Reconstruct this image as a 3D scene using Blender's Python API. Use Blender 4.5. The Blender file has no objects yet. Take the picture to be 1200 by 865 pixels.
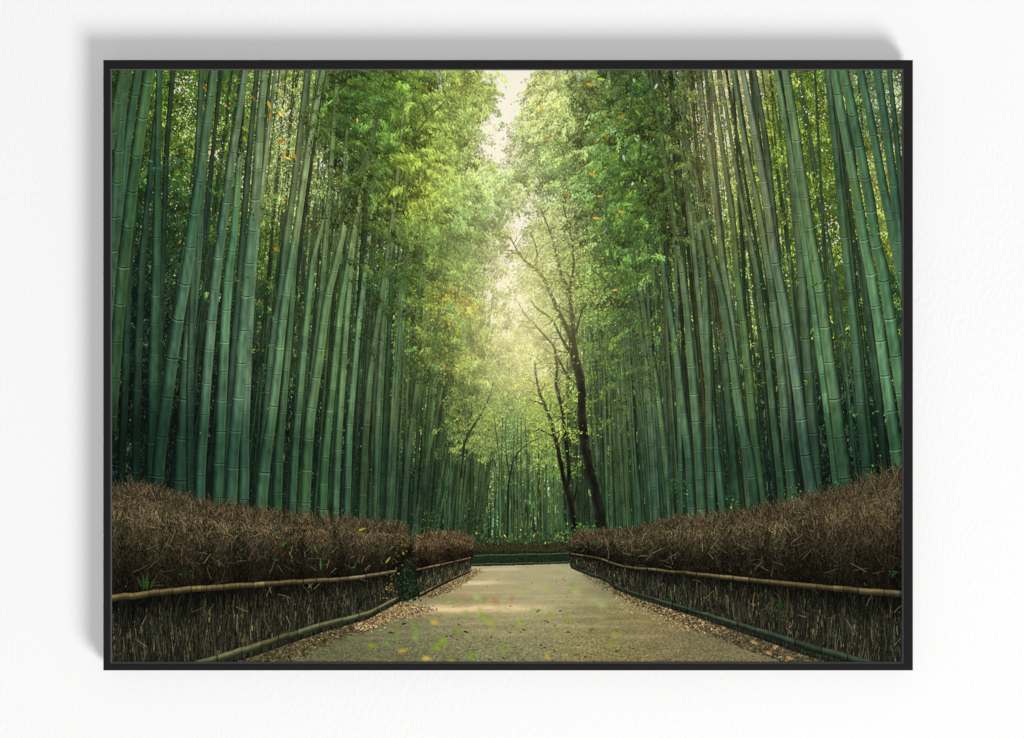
import numpy as np, math
# ---------------------------------------------------------------- print artwork
# The hung picture is a flat print.  Its ink is laid out here, procedurally, on a
# raster in print space (origin = top-left of the print, unit = about 1 mm).
X0, Y0, PW, PH, K = 131.0, 82.0, 927, 695, 3
CW, CH = PW * K, PH * K
rng = np.random.default_rng(11)
img = np.zeros((CH, CW, 3), np.float32)
ids = np.zeros((CH, CW), np.int16)
YY, XX = np.mgrid[0:CH, 0:CW].astype(np.float32)
XP = XX / K + X0
YP = YY / K + Y0

def resize(a, h, w):
    ys = np.clip((np.arange(h) + .5) * a.shape[0] / h - .5, 0, a.shape[0] - 1)
    xs = np.clip((np.arange(w) + .5) * a.shape[1] / w - .5, 0, a.shape[1] - 1)
    y0 = np.minimum(ys.astype(int), a.shape[0] - 2); fy = (ys - y0).astype(np.float32)
    x0 = np.minimum(xs.astype(int), a.shape[1] - 2); fx = (xs - x0).astype(np.float32)
    if a.ndim == 3: fy = fy[:, None, None]; fx = fx[None, :, None]
    else: fy = fy[:, None]; fx = fx[None, :]
    r = a[y0] * (1 - fy) + a[y0 + 1] * fy
    return r[:, x0] * (1 - fx) + r[:, x0 + 1] * fx

def noise(cx, cy, h=CH, w=CW):                      # value noise, cell size in raster px, mean 0
    g = rng.standard_normal((int(h / cy) + 3, int(w / cx) + 3)).astype(np.float32)
    return resize(g, h, w)

def blur(a, r):                                     # three box passes
    r = max(1, int(r))
    for _ in range(3):
        for ax in (0, 1):
            pad = [(0, 0)] * a.ndim; pad[ax] = (r + 1, r)
            c = np.cumsum(np.pad(a, pad, mode='edge'), axis=ax, dtype=np.float64)
            n = a.shape[ax]
            hi = np.take(c, np.arange(2 * r + 1, 2 * r + 1 + n), axis=ax)
            lo = np.take(c, np.arange(0, n), axis=ax)
            a = ((hi - lo) / (2 * r + 1)).astype(np.float32)
    return a

def field(pts, sig=38.0, step=6):                   # smooth field through scattered samples (x, y, values...)
    p = np.array(pts, np.float32)
    gy, gx = np.mgrid[0:PH // step + 2, 0:PW // step + 2].astype(np.float32)
    gx = gx * step + X0; gy = gy * step + Y0
    acc = 0; ws = 0
    for q in p:
        d2 = ((gx - q[0]) ** 2 + (gy - q[1]) ** 2) / (sig * sig)
        w = np.exp(-.5 * d2) + 2e-4 / (1 + d2)
        acc = acc + w[..., None] * q[2:]; ws = ws + w
    return acc / ws[..., None]

class Field:
    def __init__(s, pts, sig=38.0, step=6): s.g = field(pts, sig, step); s.step = step
    def at(s, x, y):
        i = np.clip((y - Y0) / s.step, 0, s.g.shape[0] - 1.001); j = np.clip((x - X0) / s.step, 0, s.g.shape[1] - 1.001)
        i0 = i.astype(int); j0 = j.astype(int); fi = (i - i0)[..., None]; fj = (j - j0)[..., None]
        g = s.g
        return (g[i0, j0] * (1 - fi) + g[i0 + 1, j0] * fi) * (1 - fj) + (g[i0, j0 + 1] * (1 - fi) + g[i0 + 1, j0 + 1] * fi) * fj
    def full(s):
        yy = np.arange(0, PH, 3, dtype=np.float32) + Y0; xx = np.arange(0, PW, 3, dtype=np.float32) + X0
        gx, gy = np.meshgrid(xx, yy)
        return resize(s.at(gx, gy).astype(np.float32), CH, CW)

def strokes(x, y, ang, L, Wd, C, bend=None, ident=None, line=False, target=None):
    """Many leaves or twigs at once; print units; later ones cover earlier ones."""
    x = np.asarray(x, np.float32); n = len(x)
    y = np.broadcast_to(np.asarray(y, np.float32), (n,)); ang = np.broadcast_to(np.asarray(ang, np.float32), (n,))
    L = np.broadcast_to(np.asarray(L, np.float32), (n,)); Wd = np.broadcast_to(np.asarray(Wd, np.float32), (n,))
    C = np.broadcast_to(np.asarray(C, np.float32), (n, 3))
    bend = np.zeros(n, np.float32) if bend is None else np.broadcast_to(np.asarray(bend, np.float32), (n,))
    T = img if target is None else target
    for a in range(0, n, 3000):
        b = slice(a, min(n, a + 3000))
        l = L[b] * K; w = Wd[b] * K
        nl = int(np.ceil(l.max() / .75)) + 2; nw = max(2, int(np.ceil(w.max() / .7)) + 1)
        t = np.linspace(0, 1, nl, dtype=np.float32)[None, :, None]; s = np.linspace(-1, 1, nw, dtype=np.float32)[None, None, :]
        prof = (1 - .55 * t) if line else np.sin(np.pi * np.clip(t, .03, .985) ** .75)
        hw = .5 * w[:, None, None] * prof
        dx = np.cos(ang[b])[:, None, None]; dy = np.sin(ang[b])[:, None, None]
        al = t * l[:, None, None]
        off = s * hw + bend[b][:, None, None] * l[:, None, None] * t * t
        px = ((x[b] - X0) * K)[:, None, None] + dx * al - dy * off
        py = ((y[b] - Y0) * K)[:, None, None] + dy * al + dx * off
        ix = np.floor(px).astype(np.int32); iy = np.floor(py).astype(np.int32)
        ok = (ix >= 0) & (ix < CW) & (iy >= 0) & (iy < CH)
        sh = (1 + .10 * s + 0 * t)
        col = C[b][:, None, None, :] * np.broadcast_to(sh, ok.shape)[..., None]
        T[iy[ok], ix[ok]] = col[ok]
        if target is None and ident is not None: ids[iy[ok], ix[ok]] = ident

def jit(C, s, warm=0.0):
    n = len(C)
    b = np.exp(rng.normal(0, s, n)).astype(np.float32)[:, None]
    out = C * b
    hot = np.clip(b - 1, 0, 1); out = out + hot * np.array([30, 14, -6], np.float32)
    if warm: out = out + rng.normal(0, warm, n)[:, None] * np.array([1, .25, -.5], np.float32)
    return np.clip(out, 2, 252)

LS, WS, NS = .52, .46, 1.75
CLUMP = noise(46, 30) * .7 + noise(20, 14) * .6
def sprays(n, xs, ys, CF, k=12, twig=(8, 18), L=(3.5, 8), Wd=(.9, 1.7), theta=90., tsd=35., lsd=30., droop=.45, s1=.16, s2=.22, warm=3., mul=1., ident=0):
    """n drooping twigs of k leaves; colour from field CF"""
    if NS > 1: i_ = rng.integers(0, n, int(n * NS)); xs = xs[i_] + rng.normal(0, 2.5, len(i_)); ys = ys[i_] + rng.normal(0, 2.5, len(i_)); n = len(i_)
    th = np.radians(theta + rng.normal(0, tsd, n))
    tl = rng.uniform(*twig, n) * .85
    L = (L[0] * LS, L[1] * LS); Wd = (Wd[0] * WS, Wd[1] * WS)
    cl = CLUMP[np.clip(((ys - Y0) * K).astype(int), 0, CH - 1), np.clip(((xs - X0) * K).astype(int), 0, CW - 1)]
    C = CF.at(xs, ys) * mul * np.exp(.33 * cl)[:, None]
    gr = np.clip((C[:, 1:2] / (C[:, 0:1] + 1) - 1.1) / .5, 0, 1)
    C = C * (1 + gr * np.array([.09, -.05, .02])) + gr * np.array([3, 1, 2])
    C = jit(C, s1 * .8, warm)
    u = rng.random((n, k)); lx = xs[:, None] + np.cos(th)[:, None] * tl[:, None] * u + rng.normal(0, 1.6, (n, k))
    ly = ys[:, None] + np.sin(th)[:, None] * tl[:, None] * u + rng.normal(0, 1.6, (n, k)) + .25 * tl[:, None] * u * u
    la = th[:, None] * (1 - droop) + np.pi / 2 * droop + rng.normal(0, math.radians(lsd), (n, k))
    ll = rng.uniform(*L, (n, k)); lw = rng.uniform(*Wd, (n, k))
    c = np.repeat(C, k, 0) * (1.10 - .22 * u.ravel()[:, None])
    c = jit(c, s2 * .85, warm)
    strokes(lx.ravel(), ly.ravel(), la.ravel(), ll.ravel(), lw.ravel(), c, rng.normal(0, .12, n * k), ident)

def plumes(n, xs, ys, CF, dirx, length=(16, 38), k=64, hang=(5, 12), L=(1.5, 3.5), Wd=(.32, .62), rise=18., bendd=95., mul=1., warm=4., s1=.12, s2=.16, contrast=.52, asd=.36, ident=0):
    """arching feathery sprays: bright along the top, dark beneath, each lying over the one above"""
    o = np.argsort(ys + rng.normal(0, 6, n)); xs = xs[o]; ys = ys[o]; dirx = np.broadcast_to(np.asarray(dirx, np.float32), (n,))[o]
    ln = rng.uniform(*length, n); a0 = np.radians(-rise + rng.normal(0, 22, n)); bd = np.radians(bendd * rng.uniform(.55, 1.25, n))
    m = 12; tt = (np.arange(m) + .5) / m
    A = a0[:, None] + bd[:, None] * tt; PX = np.cumsum(np.cos(A) * (ln / m)[:, None], 1) * dirx[:, None]; PY = np.cumsum(np.sin(A) * (ln / m)[:, None], 1)
    t = rng.random((n, k)) ** .85; h = rng.random((n, k)) ** 1.25; h = -np.sort(-h, 1)
    j = np.minimum((t * m).astype(int), m - 1); I = np.arange(n)[:, None]
    hl = rng.uniform(*hang, n)[:, None] * (1 - .45 * t)
    lx = xs[:, None] + PX[I, j] + rng.normal(0, 1.9, (n, k)); ly = ys[:, None] + PY[I, j] + h * hl + rng.normal(0, 1.3, (n, k))
    at = np.where(dirx[:, None] > 0, A[I, j], np.pi - A[I, j])
    la = at * .5 + np.pi / 2 * .5 + rng.normal(0, asd, (n, k))
    C = jit(CF.at(xs + PX[:, 6], ys + PY[:, 6]) * mul, s1, warm)
    gr = np.clip((C[:, 1:2] / (C[:, 0:1] + 1) - 1.1) / .5, 0, 1); C = C * (1 + gr * np.array([.07, -.05, .02]))
    c = np.repeat(C, k, 0) * (1.0 + contrast * (.42 - h.ravel()[:, None])) * (1 + .12 * (t.ravel()[:, None] - .5))
    c = jit(c, s2, warm)
    strokes(lx.ravel(), ly.ravel(), la.ravel(), rng.uniform(*L, n * k), rng.uniform(*Wd, n * k), c, rng.normal(0, .12, n * k), ident)

def scatter(n, boxes):
    """boxes: (cx, cy, sx, sy, weight) gaussians"""
    b = np.array(boxes, np.float32); p = b[:, 4] / b[:, 4].sum()
    i = rng.choice(len(b), n, p=p)
    return b[i, 0] + rng.normal(0, 1, n) * b[i, 2], b[i, 1] + rng.normal(0, 1, n) * b[i, 3]

def uni(n, x0, x1, y0, y1): return rng.uniform(x0, x1, n), rng.uniform(y0, y1, n)

# ---- colour fields read as ink densities (sRGB 0..255)
FOL = Field([  # mean leaf colour
 (140,100,30,62,28),(200,110,48,88,32),(212,150,86,118,40),(262,200,38,70,28),(190,210,34,72,34),(255,240,40,76,30),(330,110,112,134,62),(330,190,142,160,106),(365,110,62,100,42),
 (300,180,60,100,38),(345,230,105,130,60),(300,260,66,106,42),(230,280,40,74,32),(160,300,30,58,34),
 (420,110,52,88,36),(400,160,44,78,36),(460,110,66,104,40),(485,110,92,126,48),(530,110,132,152,66),(560,130,130,156,86),(440,180,52,90,36),(470,165,70,104,40),(500,170,116,138,50),(522,220,164,172,64),(485,230,146,160,58),
 (445,250,66,96,42),(470,280,64,98,46),(420,260,56,84,40),(400,220,66,94,48),(560,180,128,160,84),(550,230,104,146,84),(578,230,98,144,80),(560,265,70,116,66),(590,205,158,176,104),(530,280,84,126,58),
 (545,300,100,136,62),(600,300,196,200,126),(640,110,172,180,108),(640,150,160,178,110),(660,190,106,142,80),(690,130,112,138,74),(720,110,68,104,44),(760,120,50,88,40),(700,200,80,120,54),
 (740,200,50,88,36),(720,260,66,108,44),(680,260,112,148,80),(645,260,186,192,132),(610,340,212,214,150),(560,330,116,148,72),(550,372,112,148,70),(522,345,140,142,52),(520,375,120,130,48),(540,400,92,132,60),
 (580,420,158,176,92),(612,400,206,208,132),(640,330,140,168,84),(690,330,112,150,68),(722,340,84,132,60),(622,450,158,178,86),(645,480,134,166,58),(600,470,108,156,98),(580,490,132,154,64),(560,450,112,142,62),
 (530,460,76,108,46),(500,420,66,102,50),(470,330,60,102,46),(440,320,52,90,44),(700,400,92,134,62),(740,330,60,102,46),(760,250,60,98,42),(800,150,66,98,44),(830,140,140,140,80),(840,200,140,152,78),
 (850,240,120,150,78),(900,130,108,132,42),(890,180,86,118,42),(960,150,82,122,44),(960,230,70,108,40),(1045,120,58,100,48),(1050,210,116,132,56),(780,230,62,94,44),(800,300,72,106,48),(960,340,90,128,46),
 (760,420,66,104,50),(700,480,80,122,60),(620,540,70,112,58),(640,600,58,104,50),(560,560,64,98,50),(520,560,60,90,48),(450,450,50,86,44),(380,330,56,92,44),(300,340,48,84,40),(380,450,36,66,40),(250,420,24,52,34),(150,430,20,44,34),
 (250,540,18,40,32),(150,540,14,32,28),(400,560,28,54,38),(860,350,100,132,60),(900,450,50,88,44),(1000,430,40,76,40),(860,540,34,62,40),(960,540,24,48,34),(1050,500,26,54,38),(760,560,44,78,48),(700,580,56,92,56)], 30)
STK = Field([  # mean culm colour
 (140,100,60,106,84),(250,100,76,114,88),(310,100,78,114,88),(380,150,102,134,98),(430,200,106,138,98),(160,260,56,102,82),
 (140,400,46,90,72),(200,350,74,120,98),(270,400,74,118,98),(330,400,74,116,90),(400,400,76,118,82),(450,400,90,136,100),(500,450,76,112,74),
 (140,560,20,46,40),(200,560,34,70,58),(260,560,42,82,66),(320,580,46,84,66),(400,580,52,92,66),(460,580,56,92,70),(500,600,46,78,60),(560,560,58,88,56),
 (600,600,54,86,56),(620,500,76,108,66),(680,540,66,98,68),(740,450,82,118,92),(740,600,54,90,66),(700,420,72,104,72),
 (800,200,74,102,72),(840,200,90,116,82),(880,150,86,118,92),(930,150,82,118,94),(1000,150,70,114,92),(1040,150,46,84,66),
 (800,400,76,110,84),(860,420,74,114,88),(920,400,76,118,90),(980,420,80,126,100),(1040,420,72,122,98),
 (780,580,54,92,72),(860,580,46,84,66),(940,570,44,80,64),(1000,570,38,72,56),(1050,540,36,76,60)], 42)
BGF = Field([  # far wood behind everything
 (140,150,26,52,26),(210,130,70,104,38),(260,140,52,84,36),(330,130,120,140,76),(340,220,130,150,88),(300,260,76,106,46),(230,300,30,58,32),(150,350,16,36,28),
 (250,400,20,44,30),(200,520,12,28,24),(350,380,44,74,40),(400,300,86,114,62),(400,220,100,122,78),(350,520,18,40,30),(420,420,46,78,46),(430,540,24,50,36),
 (430,120,66,104,44),(500,150,120,146,66),(545,130,190,194,150),(585,100,222,220,204),(585,140,228,224,204),(575,200,206,206,160),(600,170,222,220,196),(525,230,170,176,92),(560,300,120,150,86),
 (600,250,214,212,168),(604,300,232,228,188),(606,350,240,234,198),(600,380,238,230,196),(640,250,214,212,174),(650,300,196,200,140),(640,150,184,190,130),(620,120,218,216,190),(690,150,130,152,90),(740,150,64,98,46),
 (610,420,204,206,132),(590,450,168,184,110),(620,480,150,172,88),(600,520,96,140,86),(600,560,74,112,62),(600,620,44,82,52),(560,480,108,138,70),(520,440,70,104,54),(480,380,60,98,50),(500,520,46,76,48),(480,600,26,52,40),
 (640,400,170,184,110),(660,350,150,170,96),(700,300,100,138,70),(740,300,66,104,48),(700,450,84,120,64),(700,560,50,84,54),(740,520,50,80,52),
 (800,180,110,128,78),(835,150,176,172,120),(840,230,150,164,96),(880,260,92,122,54),(800,300,84,112,54),(850,350,100,128,66),(800,430,60,92,52),(860,470,40,68,42),(820,560,32,60,42),
 (920,180,92,120,44),(960,160,80,112,44),(970,260,70,100,40),(1040,130,90,116,80),(1052,210,128,140,66),(960,380,62,92,42),(930,480,24,50,34),(1000,480,20,44,32),(1000,570,14,32,24),(900,560,20,42,32),(1050,400,40,76,40)], 30)

# ---- 1 far wood
img[:] = BGF.full() * (1 - .26 * np.clip((YP - 330) / 120, 0, 1) * np.clip((np.abs(XP - 610) - 90) / 90, 0, 1))[..., None]
nz = blur(noise(14, 16), 2) * np.clip((190 - img[..., 1]) / 80, 0, 1); img *= np.exp(.20 * nz)[..., None]
low = lambda x, y: np.ones(len(x), bool)

def keep(xs, ys, f):
    m = f(xs, ys); return xs[m], ys[m]

def in_gap(x, y):                                   # open sky over the path
    q = [82,125,140,165,195,205,225,260,275,320,345,375,395,400]
    c = np.interp(y, q, [600,598,578,572,580,596,616,612,606,600,590,592,592,592])
    w = np.interp(y, q, [24,19,24,22,14,7,16,14,11,14,25,25,13,0])
    return np.abs(x - c) < w
gm = blur(in_gap(XP[::3, ::3], YP[::3, ::3]).astype(np.float32)[..., None], 3)
gm = resize(gm[..., 0], CH, CW)[..., None]
img = img * (1 - gm) + gm * (np.array([240, 234, 214], np.float32) - np.clip((200 - YP[..., None]) / 120, 0, 1) * np.array([10, 8, -2], np.float32))

xs, ys = uni(15000, 125, 1062, 78, 650)
m = ~in_gap(xs, ys) | (rng.random(15000) < .02)
xs, ys = xs[m], ys[m]
sprays(len(xs), xs, ys, BGF, k=9, twig=(5, 12), L=(2.5, 5.5), Wd=(.9, 1.7), s1=.30, s2=.32, warm=5, tsd=60, ident=0)

def glints(n, boxes, r=(.5, 1.7), cols=((236,232,206),(214,214,150),(246,240,226)), free=False):
    x, y = scatter(n, boxes)
    if free:
        g = ~CM[np.clip(((y - Y0) * K).astype(int), 0, CH - 1), np.clip(((x - X0) * K).astype(int), 0, CW - 1)]; x = x[g]; y = y[g]; n = len(x)
    c = np.array(cols, np.float32)[rng.integers(0, len(cols), n)] * rng.uniform(.82, 1.02, (n, 1))
    rr = rng.uniform(*r, n)
    strokes(x, y, rng.uniform(0, 6.28, n), rr * rng.uniform(1.0, 2.2, n), rr, c, None, 0)

GL = [(213,100,9,9,3),(215,140,12,14,3),(249,178,7,12,3),(262,150,14,18,2),(289,197,8,14,3),(333,146,8,18,6),(328,110,16,14,5),(345,215,16,24,4),(386,203,10,16,5),(300,235,20,20,3),(405,180,12,14,4),(455,290,10,14,2),(200,240,18,24,1.5),(228,210,10,30,1.5),
      (835,150,12,22,10),(845,215,14,20,8),(815,150,18,30,4),(1050,112,6,12,5),(1030,170,14,25,4),(1052,220,6,20,4),(960,130,16,24,3),(905,280,16,30,3),(975,270,12,24,3),(880,320,22,30,3),(790,360,8,40,4),(865,390,12,40,2.5),(760,160,20,40,2.5),(775,110,20,15,2),(1000,230,20,40,3),(930,330,18,40,2.5),(800,250,30,40,3)]
glints(2300, GL)

# ---- 2 culms
TX1 = noise(1.6, 40); TX2 = blur(noise(9, 26), 1); TX3 = noise(1.4, 2.2); TX4 = noise(30, 120); DITH = noise(3, 5); CM = np.zeros((CH, CW), bool); CLUMP2 = noise(24, 30) * .8 + noise(7, 6) * .6

SM = .97
def culm(pts, ident=0, mul=1., tint=(1, 1, 1), side=None, mix=None, mixw=0., rim=.5, node=True, sm=45, mott=1., veil=None):
    """pts: (x, y, width) top to bottom"""
    p = np.array(pts, np.float32); p = p[np.argsort(p[:, 1])]
    if p[0, 1] < 150:
        f = (76 - p[0, 1]) / (p[1, 1] - p[0, 1]); p[0] = p[0] + (p[1] - p[0]) * f; p[0, 2] = max(2., p[0, 2]); fade = 0
    else: fade = 46
    ya = max(0, int((p[0, 1] - Y0) * K)); yb = min(CH - 1, int((p[-1, 1] - Y0) * K))
    if yb - ya < 6: return
    r = np.arange(ya, yb + 1); yp = r / K + Y0
    xc = np.interp(yp, p[:, 1], p[:, 0]); hw = np.interp(yp, p[:, 1], p[:, 2]) * .5
    if len(p) > 2 and len(r) > 2 * sm:              # ease the kinks of the polyline
        ker = np.ones(sm * 2 + 1) / (sm * 2 + 1)
        d0 = np.linspace(xc[0], xc[-1], len(xc)); e = np.convolve(np.pad(xc - d0, sm, mode='reflect', reflect_type='odd'), ker, 'valid'); xc = d0 + e
        hw = np.convolve(np.pad(hw, sm, mode='edge'), ker, 'valid')
    xpx = (xc - X0) * K; hpx = np.maximum(hw * K, .8)
    mm = int(hpx.max()) + 2
    X = np.round(xpx).astype(int)[:, None] + np.arange(-mm, mm + 1)[None]
    u = (X - xpx[:, None]) / hpx[:, None]
    ok = (np.abs(u) <= 1) & (X >= 0) & (X < CW)
    if fade: ok &= (np.clip((yp - p[0, 1]) / fade, 0, 1)[:, None] > .5 + .30 * DITH[np.broadcast_to(r[:, None], X.shape), np.clip(X, 0, CW - 1)]) | (yp > p[0, 1] + fade * 1.2)[:, None]
    if veil is not None: ok &= (CLUMP2[np.broadcast_to(r[:, None], X.shape), np.clip(X, 0, CW - 1)] > veil)
    Xc = np.clip(X, 0, CW - 1); R = np.broadcast_to(r[:, None], X.shape)
    base = STK.at(xc, yp) * mul * np.array(tint) * np.array([1.13, 1.01, .91]) * SM
    if mix is not None: base = base * (1 - mixw) + mix.at(xc, yp) * mixw
    if side is None: side = 1 if xc.mean() < 600 else -1
    c = np.sqrt(np.clip(1 - u * u, 0, 1)); sp_ = np.exp(-((u * side + .12) / .24) ** 2) * .12
    big = min(1., float(hw.mean()) / 3.)
    sh = .50 + .56 * c + .08 * side * u + sp_
    sh = sh - .20 * np.clip((-side * u - .45) / .55, 0, 1) * big
    sh = sh * (1 + mott * (.040 * TX1[R, Xc] + .085 * TX2[R, Xc] + .030 * TX3[R, Xc] + .06 * TX4[R, Xc]))
    col = base[:, None, :] * sh[..., None]
    rr = np.clip((side * u - .58) / .3, 0, 1) * np.clip((1.0 - side * u) / .08, 0, 1) * rim * big
    col = col + rr[..., None] * np.array([30, 26, 8], np.float32) * (.6 + .012 * base[:, None, 1:2])
    moss = np.clip(TX2[R, Xc] * .6 + TX4[R, Xc] * .9 - .75, 0, 1.0)
    col = col * (1 - .32 * moss[..., None]) + .32 * moss[..., None] * base[:, None, :] * np.array([1.15, 1.02, .55], np.float32)
    if node:
        ph = np.cumsum(1 / np.maximum(hw * 2 * 3.05, 9) / K) + rng.random()
        bow = .20 * np.clip((640 - yp) / 500, 0, 1) * hw * 2 * K        # rings seen from below arch upward
        slope = np.gradient(xpx) if len(xpx) > 2 else np.zeros_like(xpx)
        rr_ = R + (u * u) * bow[:, None] + u * hpx[:, None] * slope[:, None]
        yi = np.floor(ph); cross = r[1:][np.diff(yi) > 0]
        tone = rng.normal(0, .045, int(yi[-1]) + 3)
        col = col * (1 + tone[yi.astype(int)])[:, None, None]
        for cy in cross:
            cy = cy + rng.normal(0, 2)
            h = hpx[min(len(hpx) - 1, max(0, int(cy) - ya))]
            t1 = max(.8, .085 * h)
            s0 = max(0, int(cy - ya - 4 * t1 - 3 - bow.max())); s1 = min(len(r), int(cy - ya + 14 * t1 + 6))
            d = (rr_[s0:s1] - cy) / t1
            dark = np.exp(-(d / 1.0) ** 2) * rng.uniform(.42, .95); lite = np.exp(-((d - 2.6) / 1.5) ** 2) * rng.uniform(.14, .46) + np.exp(-((d + 2.2) / 1.2) ** 2) * .12
            soft = np.exp(-np.clip(d - 3, 0, None) / 5) * (d > 0) * .08
            col[s0:s1] = col[s0:s1] * (1 - (.72 * dark + soft)[..., None] * big) + (lite * (1 - dark))[..., None] * np.array([95, 104, 92], np.float32) * (.25 + base[s0:s1, None, 1:2] / 130.) * (.5 + .5 * big)
    img[R[ok], Xc[ok]] = np.clip(col[ok], 3, 250)
    ids[R[ok], Xc[ok]] = ident
    if hw.mean() > 1.4: CM[R[ok], Xc[ok]] = True

def hedge_y(x): return np.interp(x, [131,187,237,308,361,430,477,487,530,552,553,668,678,740,790,841,908,958,1008,1058], [592,594,604,611,614,620,628,634,630,634,642,640,632,630,618,616,608,598,588,570])

def rand_culms(n, xr, wr, mulr, topr, mixw=0., xfun=None, curve=6):
    xb = rng.uniform(*xr, n) if xfun is None else xfun(n)
    for x in xb:
        lean = (600 - x) / 3000 + rng.normal(0, .022)
        if 480 < x < 560: lean = abs(lean) + rng.uniform(0, .14)
        yb = float(hedge_y(x)) + 6; yt = rng.uniform(*topr)
        if 540 < x < 672: yt = max(yt, rng.uniform(440, 560))
        elif 470 < x < 740: yt = max(yt, rng.uniform(190, 330) + (110 if 500 < x < 700 else 0))
        w = rng.uniform(*wr); cv = rng.normal(0, curve)
        H = yb - yt
        tint = (1 + rng.normal(0, .04), 1 + rng.normal(0, .03), 1 + rng.normal(0, .04))
        if rng.random() < .07: tint = ((1.32, 1.02, .78), (1.1, 1.05, .80), (.9, .9, .95))[rng.integers(0, 3)]
        culm([(x + lean * H + cv * 0, yt, w * .62), (x + lean * H * .5 + cv * .5, yt + H * .5, w * .88), (x, yb, w)], 0, rng.uniform(*mulr), tint, mix=BGF, mixw=mixw, rim=.3, node=w > 2.4)

def side_x(n):
    a = rng.random(n); l = rng.random(n) < .5
    return np.where(l, 131 + 420 * np.sqrt(a) * 1.0, 1062 - 392 * a ** .62)
rand_culms(330, None, (1.1, 2.4), (.34, .74), (76, 250), .30, side_x)
rand_culms(150, (545, 672), (.9, 2.3), (.36, 1.22), (440, 560), .12, None, 3)
glints(40, [(640,560,40,40,2),(600,520,30,30,2),(560,500,30,60,2),(480,420,40,60,2),(440,330,20,40,3),(790,400,10,60,4),(870,400,12,60,3),(835,340,12,40,4),(740,500,24,50,2),(610,630,30,7,3)], (.5,1.1), ((190,196,110),(160,180,80),(216,206,150)))
xs, ys = scatter(1500, [(230,180,70,60,3),(330,230,60,70,3),(830,220,60,80,3),(940,200,70,80,3),(1030,260,30,120,1.5),(480,350,50,60,3),(760,260,50,90,3),(560,430,40,60,2),(700,420,40,60,3),(180,260,40,100,2)])
sprays(len(xs), xs, ys, FOL, k=10, twig=(5, 13), L=(3, 6.5), Wd=(.9, 1.8), s1=.24, s2=.28, warm=5, tsd=55)
n = 1500; x, y = scatter(n, [(610,570,46,44,4),(560,540,22,50,2),(690,520,30,60,2),(480,440,40,70,2),(440,360,24,60,2.5),(790,420,14,70,3),(870,420,14,70,2.5),(745,500,24,50,2),(350,420,30,80,1.5),(930,420,40,80,1.2)])
strokes(x, y, np.pi/2 + rng.normal(0, .06, n), rng.uniform(2, 10, n), rng.uniform(.35, .9, n), np.array([(108,132,62),(136,156,80),(82,112,58),(116,138,74)], np.float32)[rng.integers(0, 4, n)] * rng.uniform(.6, 1.1, (n, 1)), None, 0)
rand_culms(110, None, (2.4, 4.2), (.36, .74), (76, 200), .15, side_x)
glints(500, GL, (.5, 1.5))
xs, ys = scatter(1300, [(200,150,60,50,3),(250,230,60,60,3),(340,180,40,70,2.5),(830,200,60,90,3),(930,170,60,70,3),(1030,180,30,90,2),(490,360,40,50,3),(760,240,50,90,3),(560,420,40,60,2),(700,400,40,60,3)])
sprays(len(xs), xs, ys, FOL, k=11, twig=(6, 14), L=(3.5, 7), Wd=(.9, 1.9), s1=.22, s2=.28, warm=5, tsd=50)
rand_culms(46, None, (4.0, 6.6), (.38, .68), (76, 130), .06, side_x)
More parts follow.
